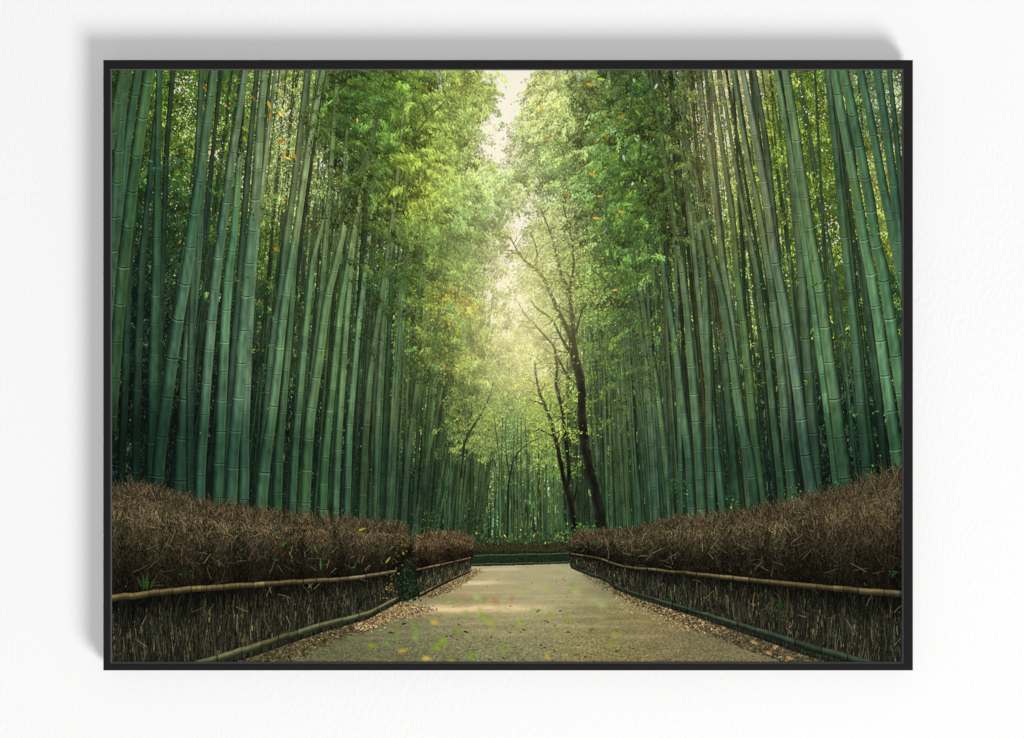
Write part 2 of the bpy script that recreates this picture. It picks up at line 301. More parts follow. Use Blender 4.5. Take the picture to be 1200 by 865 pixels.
# ---- 3 the culms one can tell apart (x, y, width), back to front
CULMS = [
 [(300,86,5),(290,200,7),(280,330,8),(268,480,9),(262,605,9)],
 [(236,82,6),(230,200,8),(226,320,8),(222,450,9),(222,600,9)],
 [(201,97,6),(194.5,176,6),(191,288,7),(186,420,8),(184,590,8)],
 [(186,82,7),(184,200,8),(183,290,11),(180,400,11),(177,503,12),(176,590,12)],
 [(161,83,10),(153,136,10),(147,182,9),(140,277,9),(136,330,9),(128,420,9)],
 [(148,83,9),(140,150,12),(133,272,13),(127,340,13)],
 [(143,82,10),(133,140,12),(127,175,12)],
 [(174.5,83,13),(164,150,14),(154.6,219,14),(146.6,288,15),(145,303,15),(138.6,370,14),(134.6,423,14),(129,505,14)],
 [(166,120,6),(150,330,8),(146,450,9),(140,590,10)],[(184,120,6),(166,300,8),(160,450,10),(158,590,11)],
 [(359,86,6),(346,203,8),(334,291,9),(330,330,9),(319,396,9),(310,500,10),(300,606,10)],
 [(282,158,7),(273,283,9),(269,303,11),(263.6,370,11.5),(261,436,11.5),(258,503,12),(256,543,13),(254,604,13)],
 [(318,120,4.5),(298,300,6),(294,356,8),(290,423,9),(286,516,11),(286,550,12),(285,607,12)],
 [(244,120,8),(234,230,10),(232,290,10),(226,343,13),(220,410,14),(216,476,15),(212,533,16),(209,600,16)],
 [(250,83,9.5),(242,144,11),(236,195,11),(226,256,13),(221,303,14),(209,370,14),(202,415,15),(196,460,15),(190,503,15),(185,550,15),(181,600,15)],
 [(286,86,8),(277,150,9),(270,192,9.5),(263.6,243,10),(255.6,298,11.5),(248,370,12),(242,439,12),(237,516,12),(235.6,533,12),(233,603,12)],
 [(309,86,8),(305,136,9),(301,198,11),(297,251,12),(291.5,306,13),(286,370,12.5),(281,439,13),(275.6,503,13.5),(272.5,533,14),(270,607,14)],
 [(366,130,4),(345,300,6),(340,380,7),(329,503,9),(326,533,11),(324,611,12)],
 [(394,86,6),(390,150,6),(386,219,6.5),(381,283,7),(375,356,7),(366,440,8),(356,540,8),(350,612,9)],
 [(377,86,7),(367,139,8),(358,195,8),(350,251,8.5),(339,317,9),(331,370,10.5),(325,431,11),(318,489,12),(311,533,14),(306,584,15),(304,614,15)],
 [(398,130,4),(384,240,5),(366,303,6),(357,396,7),(351,463,8),(346,516,8.5),(341,614,9)],
 [(440,100,4.4),(428.5,163,6),(415,216,7),(402,269,7.5),(395,303,8.5),(383,348,10),(373,423,11),(363,489,12),(359.6,540,12),(356,617,12.5)],
 [(432,170,4),(420,240,5),(408.5,303,6),(399,356,7),(391,436,8),(383,511,9),(380,540,10),(377,618,10)],
 [(430,170,3.4),(412,300,5),(404,400,7),(396,520,8),(392,618,8)],
 [(446,170,3.6),(434,260,5),(420,380,6.5),(409,500,8),(406,620,8)],
 [(470,180,4),(463,230,5.5),(452,310,6.5),(440,390,7),(432,450,8),(427,520,9),(423,622,9.5)],
 [(474,190,3.6),(456,300,5),(447,400,6),(442,500,7.5),(440,622,8)],
 [(486,200,3.4),(474,290,5),(468.5,396,6),(463,476,7),(460.6,520,8),(458.5,567,9),(455,625,9)],
 [(532,220,3),(512,300,4.5),(494,410,6),(483,489,7),(475,560,8),(471,630,8.5)],
 [(534,250,2.6),(514,360,4),(505,450,6),(500,517,7),(492,584,7.5),(487,640,8)],
 [(546,290,2.4),(530,340,4),(515,383,4.5),(507,450,5),(503,503,5),(499,580,5.5),(498,638,6)],
 [(560,370,2.4),(548,400,3.5),(534,460,4),(524,520,4.5),(514,580,5),(511,638,5.5)],
 # right-hand side
 [(1045,106,6),(1055,202,7),(1062,280,7)],[(1029,86.5,9),(1038,147,10),(1046.6,207.5,11),(1052,262.5,11),(1062,350,11)],
 [(1009.5,86.5,9),(1023,152.5,10),(1035.6,221,11),(1048,279,12),(1062,350,12)],
 [(978,120,6),(1000,330,8),(1010,430,9),(1020,520,10),(1028,590,10)],[(994,120,6),(1016,350,7),(1030,460,8),(1040,585,9)],
 [(971,92,8),(978,161,8),(985,229.5,9),(991.6,298,10),(998.5,359,10),(1004,414,11),(1011,496,12),(1015,533,13.5),(1018,570,14),(1019,596,14)],
 [(990,86.5,11),(1001,139,12),(1012,194,12),(1020.5,240.5,13),(1027,290,13.5),(1033,304,14),(1042.5,367,14),(1051,422,14.5),(1064,505,15)],
 [(978,86.5,10),(989,147,11),(998.5,196.5,11),(1008,249,12),(1015,295.5,12.5),(1018,304,12.5),(1029,372.5,13),(1038,441,13.5),(1048,510,14.5),(1053.5,557,15),(1056,580,15)],
 [(914,100,6),(923,150,7),(930,230,9),(938,298,11),(942,359,12),(946,414,12),(950,469,12),(954.5,518,12),(958,560,12),(960,606,12)],
 [(910.5,86.5,6.5),(919,133,7),(930,194,7.5),(938,249,8),(946,304,8),(953,353,7.5),(961,414,7.5),(974,518,7.5),(981,577,8),(983,600,8)],
 [(886,95,5.5),(897,161,7),(905,235,8),(910.5,290,8),(916,370,8),(926,480,8),(934,608,8)],
 [(862,100,5),(875,180,6),(888.5,240,7.5),(898,298,8.5),(902,317.5,9),(912,400,10),(919,469,11),(921,510,11.5),(928,567,12),(931,610,12)],
 [(921.5,86,10),(930,139,11),(936.6,185.5,11),(945,240.5,11.5),(953,295.5,12),(956,304,12.5),(964,359,13),(971,414,13.5),(979,469,14.5),(985,518,15.5),(993,580,16.5),(995,606,17)],
 [(870.6,84,6.5),(880,133,8.5),(891,188,9),(901,249,10),(908,302,11.5),(919,359,12),(930,422,12),(936.6,469,12.5),(942,515,13.5),(951,574,15),(955,606,15)],
 [(839,125,5),(848.6,188,6),(858,249,7),(865,331,8),(872,386,9),(879,455,10),(884,510,10),(892.6,577,10.5),(896,614,10.5)],
 [(848,110,4),(868,230,5),(886,312,7),(892.6,359,7),(899.5,414,7.5),(906,482.5,8.5),(911,527,9),(916,574,9.5),(918,612,9.5)],
 [(822.5,111,5),(831,174.5,6),(839,235,7),(846,300,7.5),(858,372,7),(874,540,8),(880,616,8)],
 [(800,250,5),(816,312,6),(842,372.5,8),(850,427,8.5),(857,510,9),(864,584,9.5),(867,616,9.5)][2:],
 [(800,140,6),(806,174.5,7),(820,224,7.5),(831,284.5,8.5),(835,304,9),(846,345,10),(853,386,10),(859.6,427.5,10.5),(869,496,11),(877.5,527,12),(884,577,12.5),(887,614,13)],
 [(800,110,3.8),(815,240,5),(825,312,7),(828,386,8),(831,469,9),(832,517,9),(834,584,9.5),(836,620,9.5)],
 [(800,150,4),(826,420,7),(839,517,8),(845.6,584,8.5),(848,618,8.5)],
 [(762,110,4),(775,180,5),(790,250,6.5),(799,312,8),(806,372.5,9),(811.5,441,10.5),(817,504.5,11),(819,533,11),(822,594,11),(823,620,11)],
 [(750,150,3.4),(768,250,4.5),(781,339.5,7),(792,408,8),(800.5,482.5,9),(807,533,9),(810,590,9.5),(812,622,9.5)],
 [(732,190,3.6),(748,310,5),(756.5,381,7),(767.5,441,8.5),(776,510,9.5),(780,533,9.5),(783.6,594,10),(785,626,10)],
 [(724,200,3.4),(742,330,5),(754,400,7),(762,482.5,8),(765,533,8.5),(768,600,9),(769,628,9)],
 [(706,200,3),(716,290,4),(722.5,343,5),(730.5,396,6),(737,463,7),(743,533,7),(748,590,7.5),(750,634,7.5)],
 [(690,230,2.6),(706,360,3.5),(714,420,4),(720,500,5),(725,570,5.5),(728,636,6)],
 [(712,240,2.4),(726,400,3.5),(731,470,5),(735,560,6),(738,634,6)],
 [(776,150,3),(792,300,4),(794,400,5.5),(797,520,6),(799,622,6.5)],
 [(676,290,2),(690,420,3),(697,500,4),(702,560,4.5),(705,634,5)],
]
names = {}
def new_id(kind, label=None):
    i = len(names) + 1; names[i] = (kind, label); return i
front = {}
order = sorted(range(len(CULMS)), key=lambda i: max(q[2] for q in CULMS[i]))
BACK = {8, 9, 13, 34, 35, 36, 37, 39, 40, 41}
order = sorted(order, key=lambda i: (0 if i in BACK else 1 if max(q[2] for q in CULMS[i]) < 9.5 else 2, i))
DARKC = {0:.62,1:.72,2:.5,3:.74,4:.86,5:.82,8:.6,9:.6,10:.78,32:.8,33:.9,34:.95,35:.62,36:.6,37:.8,40:.78,42:.72,49:.8}
for i in order:
    c = CULMS[i]; idn = new_id('printed_bamboo_stalk')
    t = 1 + rng.normal(0, .025); yl = rng.random(); mul = DARKC.get(i, rng.uniform(.84, 1.06))
    culm([(x, y, w) for x, y, w in c], idn, mul, (t * (1.05 if yl < .1 else 1), 1 + rng.normal(0, .02), (1 + rng.normal(0, .03)) * (.90 if yl < .1 else 1.03 if yl > .85 else 1)), mix=BGF, mixw=.05, rim=.55 if mul > .8 else .2)

rand_culms(34, (436, 560), (2.0, 3.8), (.62, .98), (180, 300), .08, None, 5)
rand_culms(26, (690, 800), (2.0, 3.8), (.60, .95), (180, 300), .08, None, 5)
# whitish mottles and yellow-green scuffs on the culms
def dabs(n, boxes, c, r=(.4,1.2)):
    x, y = scatter(n, boxes); rr = rng.uniform(*r, n)
    strokes(x, y, np.pi/2 + rng.normal(0,.1,n), rr*3, rr, np.array(c, np.float32)*rng.uniform(.7,1.1,(n,1)), None, None)
dabs(40, [(430,470,40,70,1),(800,500,60,60,1),(260,470,80,80,1)], (140,160,146), (.3,.6))

# ---- 4 crowns along the gap, back to front
SKY = np.array([232,226,206], np.float32)
def crown(n, boxes, th, mul=1., dens=.30, pl=None, **kw):
    xs, ys = scatter(n * 2, boxes); d = dict(k=13, twig=(6, 15), L=(3., 6.5), Wd=(.8, 1.6), tsd=38, lsd=32, s1=.15, s2=.22, warm=4)
    d.update(kw)
    g = ~in_gap(xs, ys) | (rng.random(n * 2) < .36); xs, ys = xs[g], ys[g]
    j = rng.random(len(xs)); a = j < .5
    sprays(int(a.sum()), xs[a], ys[a], FOL, theta=th, mul=mul * .64, **d)
    m = int(n * dens); xs, ys = scatter(m, boxes)
    dr = np.where(th < 88, 1, -1) * np.where(rng.random(m) < .2, -1, 1)
    if 85 <= th <= 95: dr = np.where(rng.random(m) < .5, -1, 1)
    q = dict(length=(12, 30), k=70); q.update(pl or {})
    e = ~in_gap(xs + dr * 6, ys + 4) | (rng.random(m) < .18)
    plumes(int(e.sum()), xs[e] - dr[e] * 6, ys[e] - 2, FOL, dr[e], mul=mul, warm=d['warm'], **q)
# pale far crowns in the middle
crown(330, [(610,430,26,30,3),(585,455,28,30,3),(630,470,26,30,3),(560,490,26,30,2),(600,500,30,24,2)], 90, 1.02, L=(2.,4.5), Wd=(.7,1.4), s2=.18, pl=dict(length=(10,24), L=(1.4,3), k=44, rise=5))
crown(170, [(600,262,28,14,2),(640,270,20,26,3),(650,240,16,20,2),(632,300,24,16,2),(655,330,22,26,3)], 100, 1.0, L=(2,4.5), Wd=(.7,1.3), s2=.2)
crown(90, [(576,405,14,14,1),(566,395,14,16,1),(640,390,20,24,2)], 90, .95, L=(2,4.5), Wd=(.7,1.3))
crown(120, [(598,478,12,16,2),(596,505,14,14,2)], 90, .92, L=(2,4), Wd=(.8,1.5))
# bluish middle crown arching to the right
crown(520, [(560,185,15,12,3),(540,192,14,10,2),(570,222,24,12,4),(600,212,16,12,3),(545,245,20,16,4),(530,275,20,20,4),(565,262,16,20,3),(515,300,20,20,3),(540,310,18,22,2),(606,240,10,12,1.6)], 75, 1., L=(2.5,5.2), Wd=(.8,1.5))
crown(240, [(585,208,26,7,2),(560,212,26,8,2),(548,200,24,6,1),(532,170,10,20,1.5)], 80, 1.28, L=(2,4.5), Wd=(.7,1.3))
crown(210, [(545,380,16,26,3),(565,360,16,18,2),(530,410,16,22,3),(552,430,18,22,3),(575,345,12,10,1)], 80, .95, L=(2.5,5), Wd=(.8,1.5))
crown(130, [(525,340,14,10,2),(520,370,12,16,2),(545,362,10,8,1.6),(510,420,16,8,1.5),(548,425,10,6,1)], 80, 1.12, L=(2,4.2), warm=14)
strk = scatter(260, [(524,338,12,9,2),(552,364,9,7,2),(540,352,12,10,1),(520,372,10,12,1),(535,432,10,6,1),(515,425,14,5,1),(548,418,6,5,1)])
strokes(strk[0], strk[1], rng.uniform(0,3.1,260), rng.uniform(1.2,3,260), rng.uniform(.8,1.6,260), np.array([196,160,52],np.float32)*rng.uniform(.72,1.1,(260,1)), None, 0)
# left canopy
crown(900, [(500,130,26,34,4),(530,120,18,26,4),(548,105,14,16,3),(552,128,10,18,2),(500,190,22,30,4),(515,240,16,24,4),(485,240,18,24,3),(470,170,24,30,3),(540,160,8,14,1),(470,260,20,20,2),(455,225,18,20,2)], 68, 1., L=(2.6,6), pl=dict(L=(2.2,5.4), asd=.26, contrast=.62))
crown(330, [(512,205,14,24,3),(525,235,10,18,3),(492,235,16,18,2),(520,150,14,20,2),(545,100,16,12,2),(500,268,16,16,1.5)], 70, 1.16, L=(2,5), Wd=(.7,1.4), pl=dict(L=(2,4.6), asd=.28))
crown(620, [(405,115,22,26,4),(440,110,24,24,4),(430,160,24,24,4),(462,130,20,20,3),(400,180,14,20,2),(440,200,24,16,3),(470,100,16,16,2),(410,235,12,20,1)], 60, .95, pl=dict(L=(2.6,6.4), asd=.24, contrast=.66, length=(18,40)), twig=(8,18), L=(4,8), Wd=(.9,1.7), tsd=30, lsd=22)
crown(150, [(440,150,26,22,3),(480,140,20,26,3),(425,120,20,20,2),(465,195,22,18,3)], 45, 1.25, twig=(8,18), L=(4,8.5), Wd=(.8,1.5), tsd=22, lsd=18, k=11, pl=dict(L=(2.6,6.4), asd=.22, contrast=.6, length=(16,36)))
crown(150, [(450,290,16,30,2),(440,320,16,40,1.2),(475,310,18,34,2),(492,340,18,34,2),(500,400,18,50,1),(535,460,18,30,1.4),(470,400,20,60,.6)], 80, 1.0)
# right canopy
crown(520, [(640,110,16,20,3),(655,150,18,20,3),(628,160,12,14,1.5),(665,195,16,20,4),(650,100,12,12,2),(650,180,14,12,2),(640,185,10,10,1),(675,225,16,16,3),(690,110,14,20,2)], 112, 1., L=(2.4,5), Wd=(.8,1.5))
crown(190, [(635,118,12,16,2),(650,140,14,16,2),(640,165,14,12,1.5),(660,120,10,20,2),(690,150,14,26,2)], 105, 1.2, L=(2,4.4), Wd=(.7,1.4))
crown(820, [(700,130,22,26,3),(730,110,24,22,4),(760,140,24,34,4),(720,170,22,22,4),(700,210,20,20,4),(740,220,24,26,4),(775,190,24,36,3),(720,260,22,20,3),(690,260,16,20,2),(760,270,20,26,2),(790,130,24,28,2),(715,310,18,20,2),(800,210,20,40,2)], 112, .95, L=(3,6.5), Wd=(1.0,2.0))
crown(240, [(715,250,22,26,3),(730,200,22,24,2),(700,180,18,26,2),(745,300,18,20,1.5),(690,310,18,16,1.6)], 120, 1.32, L=(3,6.5), Wd=(1.1,2.2), k=8)
crown(330, [(690,330,18,20,3),(720,340,16,20,3),(700,375,18,30,3),(735,370,20,44,1.6),(712,420,18,36,1.6),(745,430,18,50,.8),(680,290,16,14,2),(700,470,16,30,1.2)], 110, .92, L=(2.2,4.6), Wd=(.7,1.4), k=10)

glints(1500, GL + [(640,130,12,30,3),(680,120,20,30,3),(700,160,20,40,2),(530,180,14,30,2),(560,190,14,14,2),(470,270,20,16,2),(455,300,10,14,2),(650,240,20,16,3),(640,280,20,14,3),(550,340,20,14,1.5)], (.3, .9), free=True)
# sparse pale sprays across the sky
PALE = Field([(590,110,196,196,140),(575,170,190,192,124),(600,220,204,202,140),(600,300,206,204,136),(590,360,196,194,118),(610,400,190,192,112)], 40)
xs, ys = scatter(120, [(566,150,14,14,2),(580,185,12,8,2),(612,228,12,12,2),(604,275,12,12,2),(596,318,12,12,2),(590,365,14,20,3),(600,395,20,10,2),(622,130,10,24,1.4)])
sprays(120, xs, ys, PALE, k=8, twig=(6, 14), L=(2, 4.5), Wd=(.7, 1.3), s1=.10, s2=.14, tsd=50)
# culms showing through the crowns
for q, v, mu in (([(474,110,3),(463,230,5.5),(452,310,6.5),(447,345,6.6)],.15,.9),([(446,90,4.6),(434,180,5.5),(422,230,6),(412,280,7)],.0,.9),([(484,120,3),(474,220,4),(466,330,5),(464,380,5)],.2,.85),([(396,78,5),(390,150,6),(386,219,6.5),(381,283,7)],-.15,.95),([(412,84,4),(404,180,5),(396,280,6.5)],.1,.8),([(508,210,2.6),(496,300,3.6),(484,400,4.6)],.1,.8),([(530,250,2.4),(518,330,3),(508,430,4)],.1,.75),
  ([(738,90,3),(752,200,4),(764,300,5.6),(770,360,6)],.15,.8),([(762,84,3.6),(782,200,5.4),(796,300,7)],.0,.85),([(706,210,2.6),(718,320,4),(727,400,5)],.1,.85),([(780,84,4),(800,180,5.6),(815,260,7)],-.1,.8),([(728,200,3),(742,300,4.4),(752,400,6)],.05,.85),([(694,300,2.2),(702,380,3),(710,460,4)],.0,.8)):
    culm(q, 0, mu, (1.0, 1.0, .92), veil=v, mix=FOL, mixw=.25, rim=.4)
# ---- 5 dark trees leaning over the path
def limb(pts, ident, col=(38,36,27)):
    p = np.array(pts, np.float32)
    seg = np.r_[0, np.cumsum(np.hypot(*np.diff(p[:, :2], axis=0).T))]
    n = int(seg[-1] * K / .6) + 4; s = np.linspace(0, seg[-1], n)
    x = np.interp(s, seg, p[:, 0]); y = np.interp(s, seg, p[:, 1]); w = np.interp(s, seg, p[:, 2])
    ker = np.ones(25) / 25
    if n > 80:
        x = np.convolve(np.pad(x, 12, mode='reflect', reflect_type='odd'), ker, 'valid'); y = np.convolve(np.pad(y, 12, mode='reflect', reflect_type='odd'), ker, 'valid')
    ww = np.interp(np.arange(n), np.arange(0, n + 30, 30), rng.normal(1, .05, len(np.arange(0, n + 30, 30))))
    w = w * ww
    x = x + .03 * w * np.interp(np.arange(n), np.arange(0, n + 40, 40), rng.normal(0, 1, len(np.arange(0, n + 40, 40))))
    tx, ty = np.gradient(x), np.gradient(y); nn = np.hypot(tx, ty) + 1e-6; nx, ny = -ty / nn, tx / nn
    m = max(3, int(w.max() * K / .6)); u = np.linspace(-1, 1, m)
    px = ((x[:, None] + nx[:, None] * w[:, None] * .5 * u) - X0) * K; py = ((y[:, None] + ny[:, None] * w[:, None] * .5 * u) - Y0) * K
    ix = np.floor(px).astype(int); iy = np.floor(py).astype(int); ok = (ix >= 0) & (ix < CW) & (iy >= 0) & (iy < CH)
    ix = np.clip(ix, 0, CW - 1); iy = np.clip(iy, 0, CH - 1)
    haze = np.clip((450 - y) / 300, 0, .46)[:, None, None]
    c = np.array(col, np.float32) * (.72 + .5 * np.abs(np.broadcast_to(u, px.shape)) ** 2 + .22 * TX2[iy, ix] + .16 * TX3[iy, ix])[..., None]
    c = c * (1 - haze) + haze * np.array([120, 126, 66], np.float32)
    img[iy[ok], ix[ok]] = np.clip(c[ok], 4, 200); ids[iy[ok], ix[ok]] = ident
def twigs(pts, ident, n, ln, col, spread=.8):
    p = np.array(pts, np.float32)
    for _ in range(n):
        i = rng.integers(0, len(p) - 1); f = rng.random(); a = p[i] * (1 - f) + p[i + 1] * f
        d = np.arctan2(p[i + 1, 1] - p[i, 1], p[i + 1, 0] - p[i, 0]) + rng.choice([-1, 1]) * rng.uniform(.4, .4 + spread)
        q = [(a[0], a[1], max(.7, a[2] * .35))]; L = rng.uniform(*ln)
        for k in range(3):
            q.append((q[-1][0] + math.cos(d) * L / 3, q[-1][1] + math.sin(d) * L / 3, max(.45, q[-1][2] * .7))); d += rng.normal(0, .35)
        limb(q, ident, col)
tA = new_id('printed_tree', 'tall dark forked tree leaning over the printed path')
tB = new_id('printed_tree', 'slender dark double-stemmed tree beside the taller printed one')
tC = new_id('printed_tree', 'thin dark tree among distant printed bamboo')
dk = (30,31,24)
# loose leaf layers on the trees
def layers(n, boxes, c, L=(1.,2.4), Wd=(.5,1.1), s=.2):
    n = int(n * 1.5); x, y = scatter(n, boxes); C = jit(np.repeat(np.array([c], np.float32), n, 0), s, 8)
    strokes(x, y, rng.normal(0, .7, n) + rng.choice([0, np.pi], n), rng.uniform(*L, n), rng.uniform(*Wd, n), C, None, 0)
layers(900, [(640,345,26,8,2),(650,325,24,6,2),(625,335,16,6,1.5),(655,300,24,8,2),(690,345,18,7,2),(640,372,24,6,1.5),(695,372,18,8,1.5),(620,312,12,7,1)], (146,162,82))
layers(700, [(640,485,26,7,2),(655,470,18,6,2),(630,500,20,6,1.6),(660,510,18,5,1.6),(610,490,14,8,1),(645,540,14,5,1)], (132,156,58))
layers(150, [(632,448,14,5,2),(615,450,12,6,1),(625,462,12,5,1)], (192,184,84))
xs, ys = scatter(100, [(600,500,40,12,3),(582,515,26,10,2),(560,505,22,14,2),(625,512,26,10,1.5),(570,528,22,8,1.4),(545,490,14,20,1.4),(620,480,30,14,2)])
plumes(100, xs, ys, Field([(560,500,112,130,62),(600,500,112,138,72),(630,490,122,150,62),(570,530,88,112,56)], 40), np.where(rng.random(100) < .5, -1, 1), length=(10, 26), k=50, hang=(2, 5), L=(1.2, 2.8), Wd=(.4, .7), rise=6, bendd=40, contrast=.5)
layers(260, [(655,555,12,4,2),(672,546,10,4,1),(648,530,14,4,1)], (92,124,48))
# thin ones left of centre
limb([(594,640,2.8),(595,600,2.6),(596,567,2.4),(601,540,1.8),(610,527,1.3),(624,517,.8),(636,512,.5)], tC, (34,46,34)); limb([(597,560,1.8),(593,530,1.3),(592,505,.9),(594,486,.6)], tC, (44,58,40))
for xx in (584, 588.5, 603, 606.5, 611, 617):
    limb([(xx, 600, 1.4), (xx + rng.normal(0, 1.5), 540, 1.2), (xx + rng.normal(0, 3), rng.uniform(480, 510), .7)], 0, (48,70,44))
dsh = scatter(420, [(600,495,7,16,2),(606,515,9,8,1.4),(592,520,6,10,1)])
strokes(dsh[0], dsh[1], rng.uniform(.4, 2.7, 420), rng.uniform(1.2, 3, 420), rng.uniform(.5, 1.1, 420), np.array([(72,106,62)], np.float32) * np.exp(rng.normal(0, .25, (420, 1))), None, 0)
limb([(540,560,2.2),(544,520,2.8),(551,505,2.6),(563,487,1.9),(569,476,1.4),(575,462,.9),(578,448,.5)], tC, (40,54,34))
# double stem
B1 = [(673.5,628,8.5),(673,615,7.5),(669.6,590,7),(664,572,6.4),(661,563,5),(654.5,530,4.6),(650.5,512,4.2),(643,487,4),(637,472,3.4),(632,460,3),(628,440,2.2),(626.5,425,1.6)]
B2 = [(664,574,5),(667,560,4.6),(666,540,4.4),(664.6,527,4.2),(661,500,4),(660.5,487,3.8),(655,465,3.4),(651.5,450,3.2),(653,430,2.4),(650,410,1.6)]
limb(B1, tB, dk); limb(B2, tB, dk); limb([(671,592,3.4),(675,578,2.4),(677,566,1.2)], tB, dk)
limb([(651,512,2),(641,508,1.6),(632,503,1.2),(626,506,.8)], tB, dk); limb([(637,474,1.8),(628,471,1.3),(618,468,.8)], tB, dk)
twigs(B1[5:], tB, 10, (8, 20), (48,50,32)); twigs(B2[4:], tB, 10, (8, 20), (48,50,32))
# main trunk
A0 = [(707,634,14),(706,622,12.5),(702.5,600,12),(697,575,11.5),(690,548,11),(685,520,10.5),(683,500,10),(681,470,9.6),(681.5,460,9.6),(679,440,9.6),(676,428,10.2),(672,412,9.6),(670.5,395,8)]
A1 = [(671,402,6.6),(667,391,5.6),(660,376,4.8),(653,362,4.4),(646,346,4),(640,332,3.8),(633,320,3.4),(627,314,3.2),(619,309,2.4),(613,304,2),(604,290,1.4),(598,278,.9)]
A2 = [(671,400,6),(672,385,4.8),(669,364,4.2),(668,345,3.8),(666,336,3.8),(659,326,3.2),(655,312,2.8),(652,298,2.4),(649,284,1.8),(641,262,1.2),(634,245,.8)]
A3 = [(667,337,3.4),(671,325,3),(672.5,308,2.8),(671,290,2.4),(668,272,1.8),(664,256,1.4),(660,240,.9)]
A4 = [(673,418,4),(664,407,3.2),(656,392,2.8),(649,378,2.4),(641,369,2),(630,362,1.5),(620,350,1)]
A5 = [(671,396,3.4),(676,386,2.4),(679,375,1.6),(683,360,1)]
A6 = [(668,445,2.4),(660,432,2),(655,422,2),(648,404,2.2),(638,393,2),(628,382,1.8),(616,370,1.4),(608,356,.9)]
for q in (A6, A4, A5, A3, A2, A1, A0): limb(q, tA, dk)
limb([(627,314,2.2),(630,300,1.8),(628,288,1.2),(622,272,.8)], tA, dk)
for q, n in ((A1, 18), (A2, 14), (A3, 12), (A4, 12), (A6, 12)): twigs(q, tA, n, (8, 24), (52,50,30))
limb([(762,86,2.6),(775,100,2.6),(786,116,2.2),(792,130,1.6)], 0, (30,44,30)); limb([(800,163,2),(784,150,1.4),(770,140,1)], 0, (30,44,30))
limb([(500,140,2.6),(495,120,2)], 0, (44,58,36)); limb([(486,158,2.4),(498,142,2),(512,128,1.5),(522,118,1)], 0, (62,76,40))
limb([(434,175,4),(428,190,4.6),(420,205,5)], 0, (50,80,58)); limb([(444,130,3),(440,150,3.4),(436,168,4)], 0, (50,80,58))
limb([(693,316,1),(706,325,1.4),(718,338,2),(724,346,2.4)], 0, (44,58,36)); limb([(812,220,3),(795,208,1.8),(775,200,1.2),(752,196,.8)], 0, (40,50,34))
layers(1100, [(640,340,24,14,2),(625,318,16,10,1.5),(655,300,24,16,2),(672,300,14,24,1),(650,275,18,14,1.4),(608,368,12,8,1),(645,420,18,14,1),(632,445,14,14,1),(690,350,18,10,1),(660,262,16,18,1.4),(632,372,18,8,1)], (160,174,92))
layers(120, [(574,470,8,8,1),(566,486,10,6,1)], (112,132,62))
layers(240, [(634,486,16,6,2),(650,500,14,5,2),(622,472,10,5,1.4),(640,520,12,4,1),(664,508,10,4,1)], (142,168,62))
layers(90, [(640,480,20,10,2),(655,470,14,8,1)], (126,154,60))
# undergrowth at the culm feet
def shrubs(n, boxes, c, s=.3):
    c = (c[0], c[1] * .9, c[2]); x, y = scatter(n, boxes); C = jit(np.repeat(np.array([c], np.float32), n, 0), s, 6)
    strokes(x, y, rng.uniform(0, 6.28, n), rng.uniform(1., 3., n), rng.uniform(.6, 1.5, n), C, None, 0)
shrubs(900, [(506,610,10,10,2),(556,622,10,10,2),(610,634,40,4,2),(570,634,14,5,1),(650,630,14,6,1)], (38,64,34))
shrubs(500, [(686,624,10,6,2),(700,628,14,4,2),(730,626,16,4,1),(676,632,8,4,1)], (70,118,50))
shrubs(24, [(610,628,40,6,2),(580,600,20,16,1),(636,628,20,8,1),(640,600,20,20,.6)], (160,166,56), .3)
shrubs(420, [(797,574,7,9,2),(855,598,5,12,2),(930,580,7,8,2),(975,568,12,8,1.6),(1035,560,10,10,2),(890,604,22,5,2),(770,620,14,5,1),(400,606,12,8,1),(830,606,12,8,1)], (40,84,40), .35)
# ---- 6 ground level
def poly_mask(pts):
    p = np.array(pts, np.float32); out = np.zeros((CH, CW), bool)
    x0 = max(0, int((p[:, 0].min() - X0) * K)); x1 = min(CW, int((p[:, 0].max() - X0) * K) + 2)
    y0 = max(0, int((p[:, 1].min() - Y0) * K)); y1 = min(CH, int((p[:, 1].max() - Y0) * K) + 2)
    gx = XP[y0:y1, x0:x1]; gy = YP[y0:y1, x0:x1]; m = np.zeros(gx.shape, bool)
    for (ax, ay), (bx, by) in zip(p, np.roll(p, -1, 0)):
        if ay == by: continue
        c = (ay > gy) != (by > gy)
        m ^= c & (gx < (bx - ax) * (gy - ay) / (by - ay) + ax)
    out[y0:y1, x0:x1] = m
    return out
def fill(pts, col, ident, nz=.12):
    m = poly_mask(pts); n = int(m.sum())
    img[m] = np.array(col, np.float32) * np.exp(nz * (TX2[m] * .7 + TX3[m] * .8))[:, None]
    ids[m] = ident
    return m

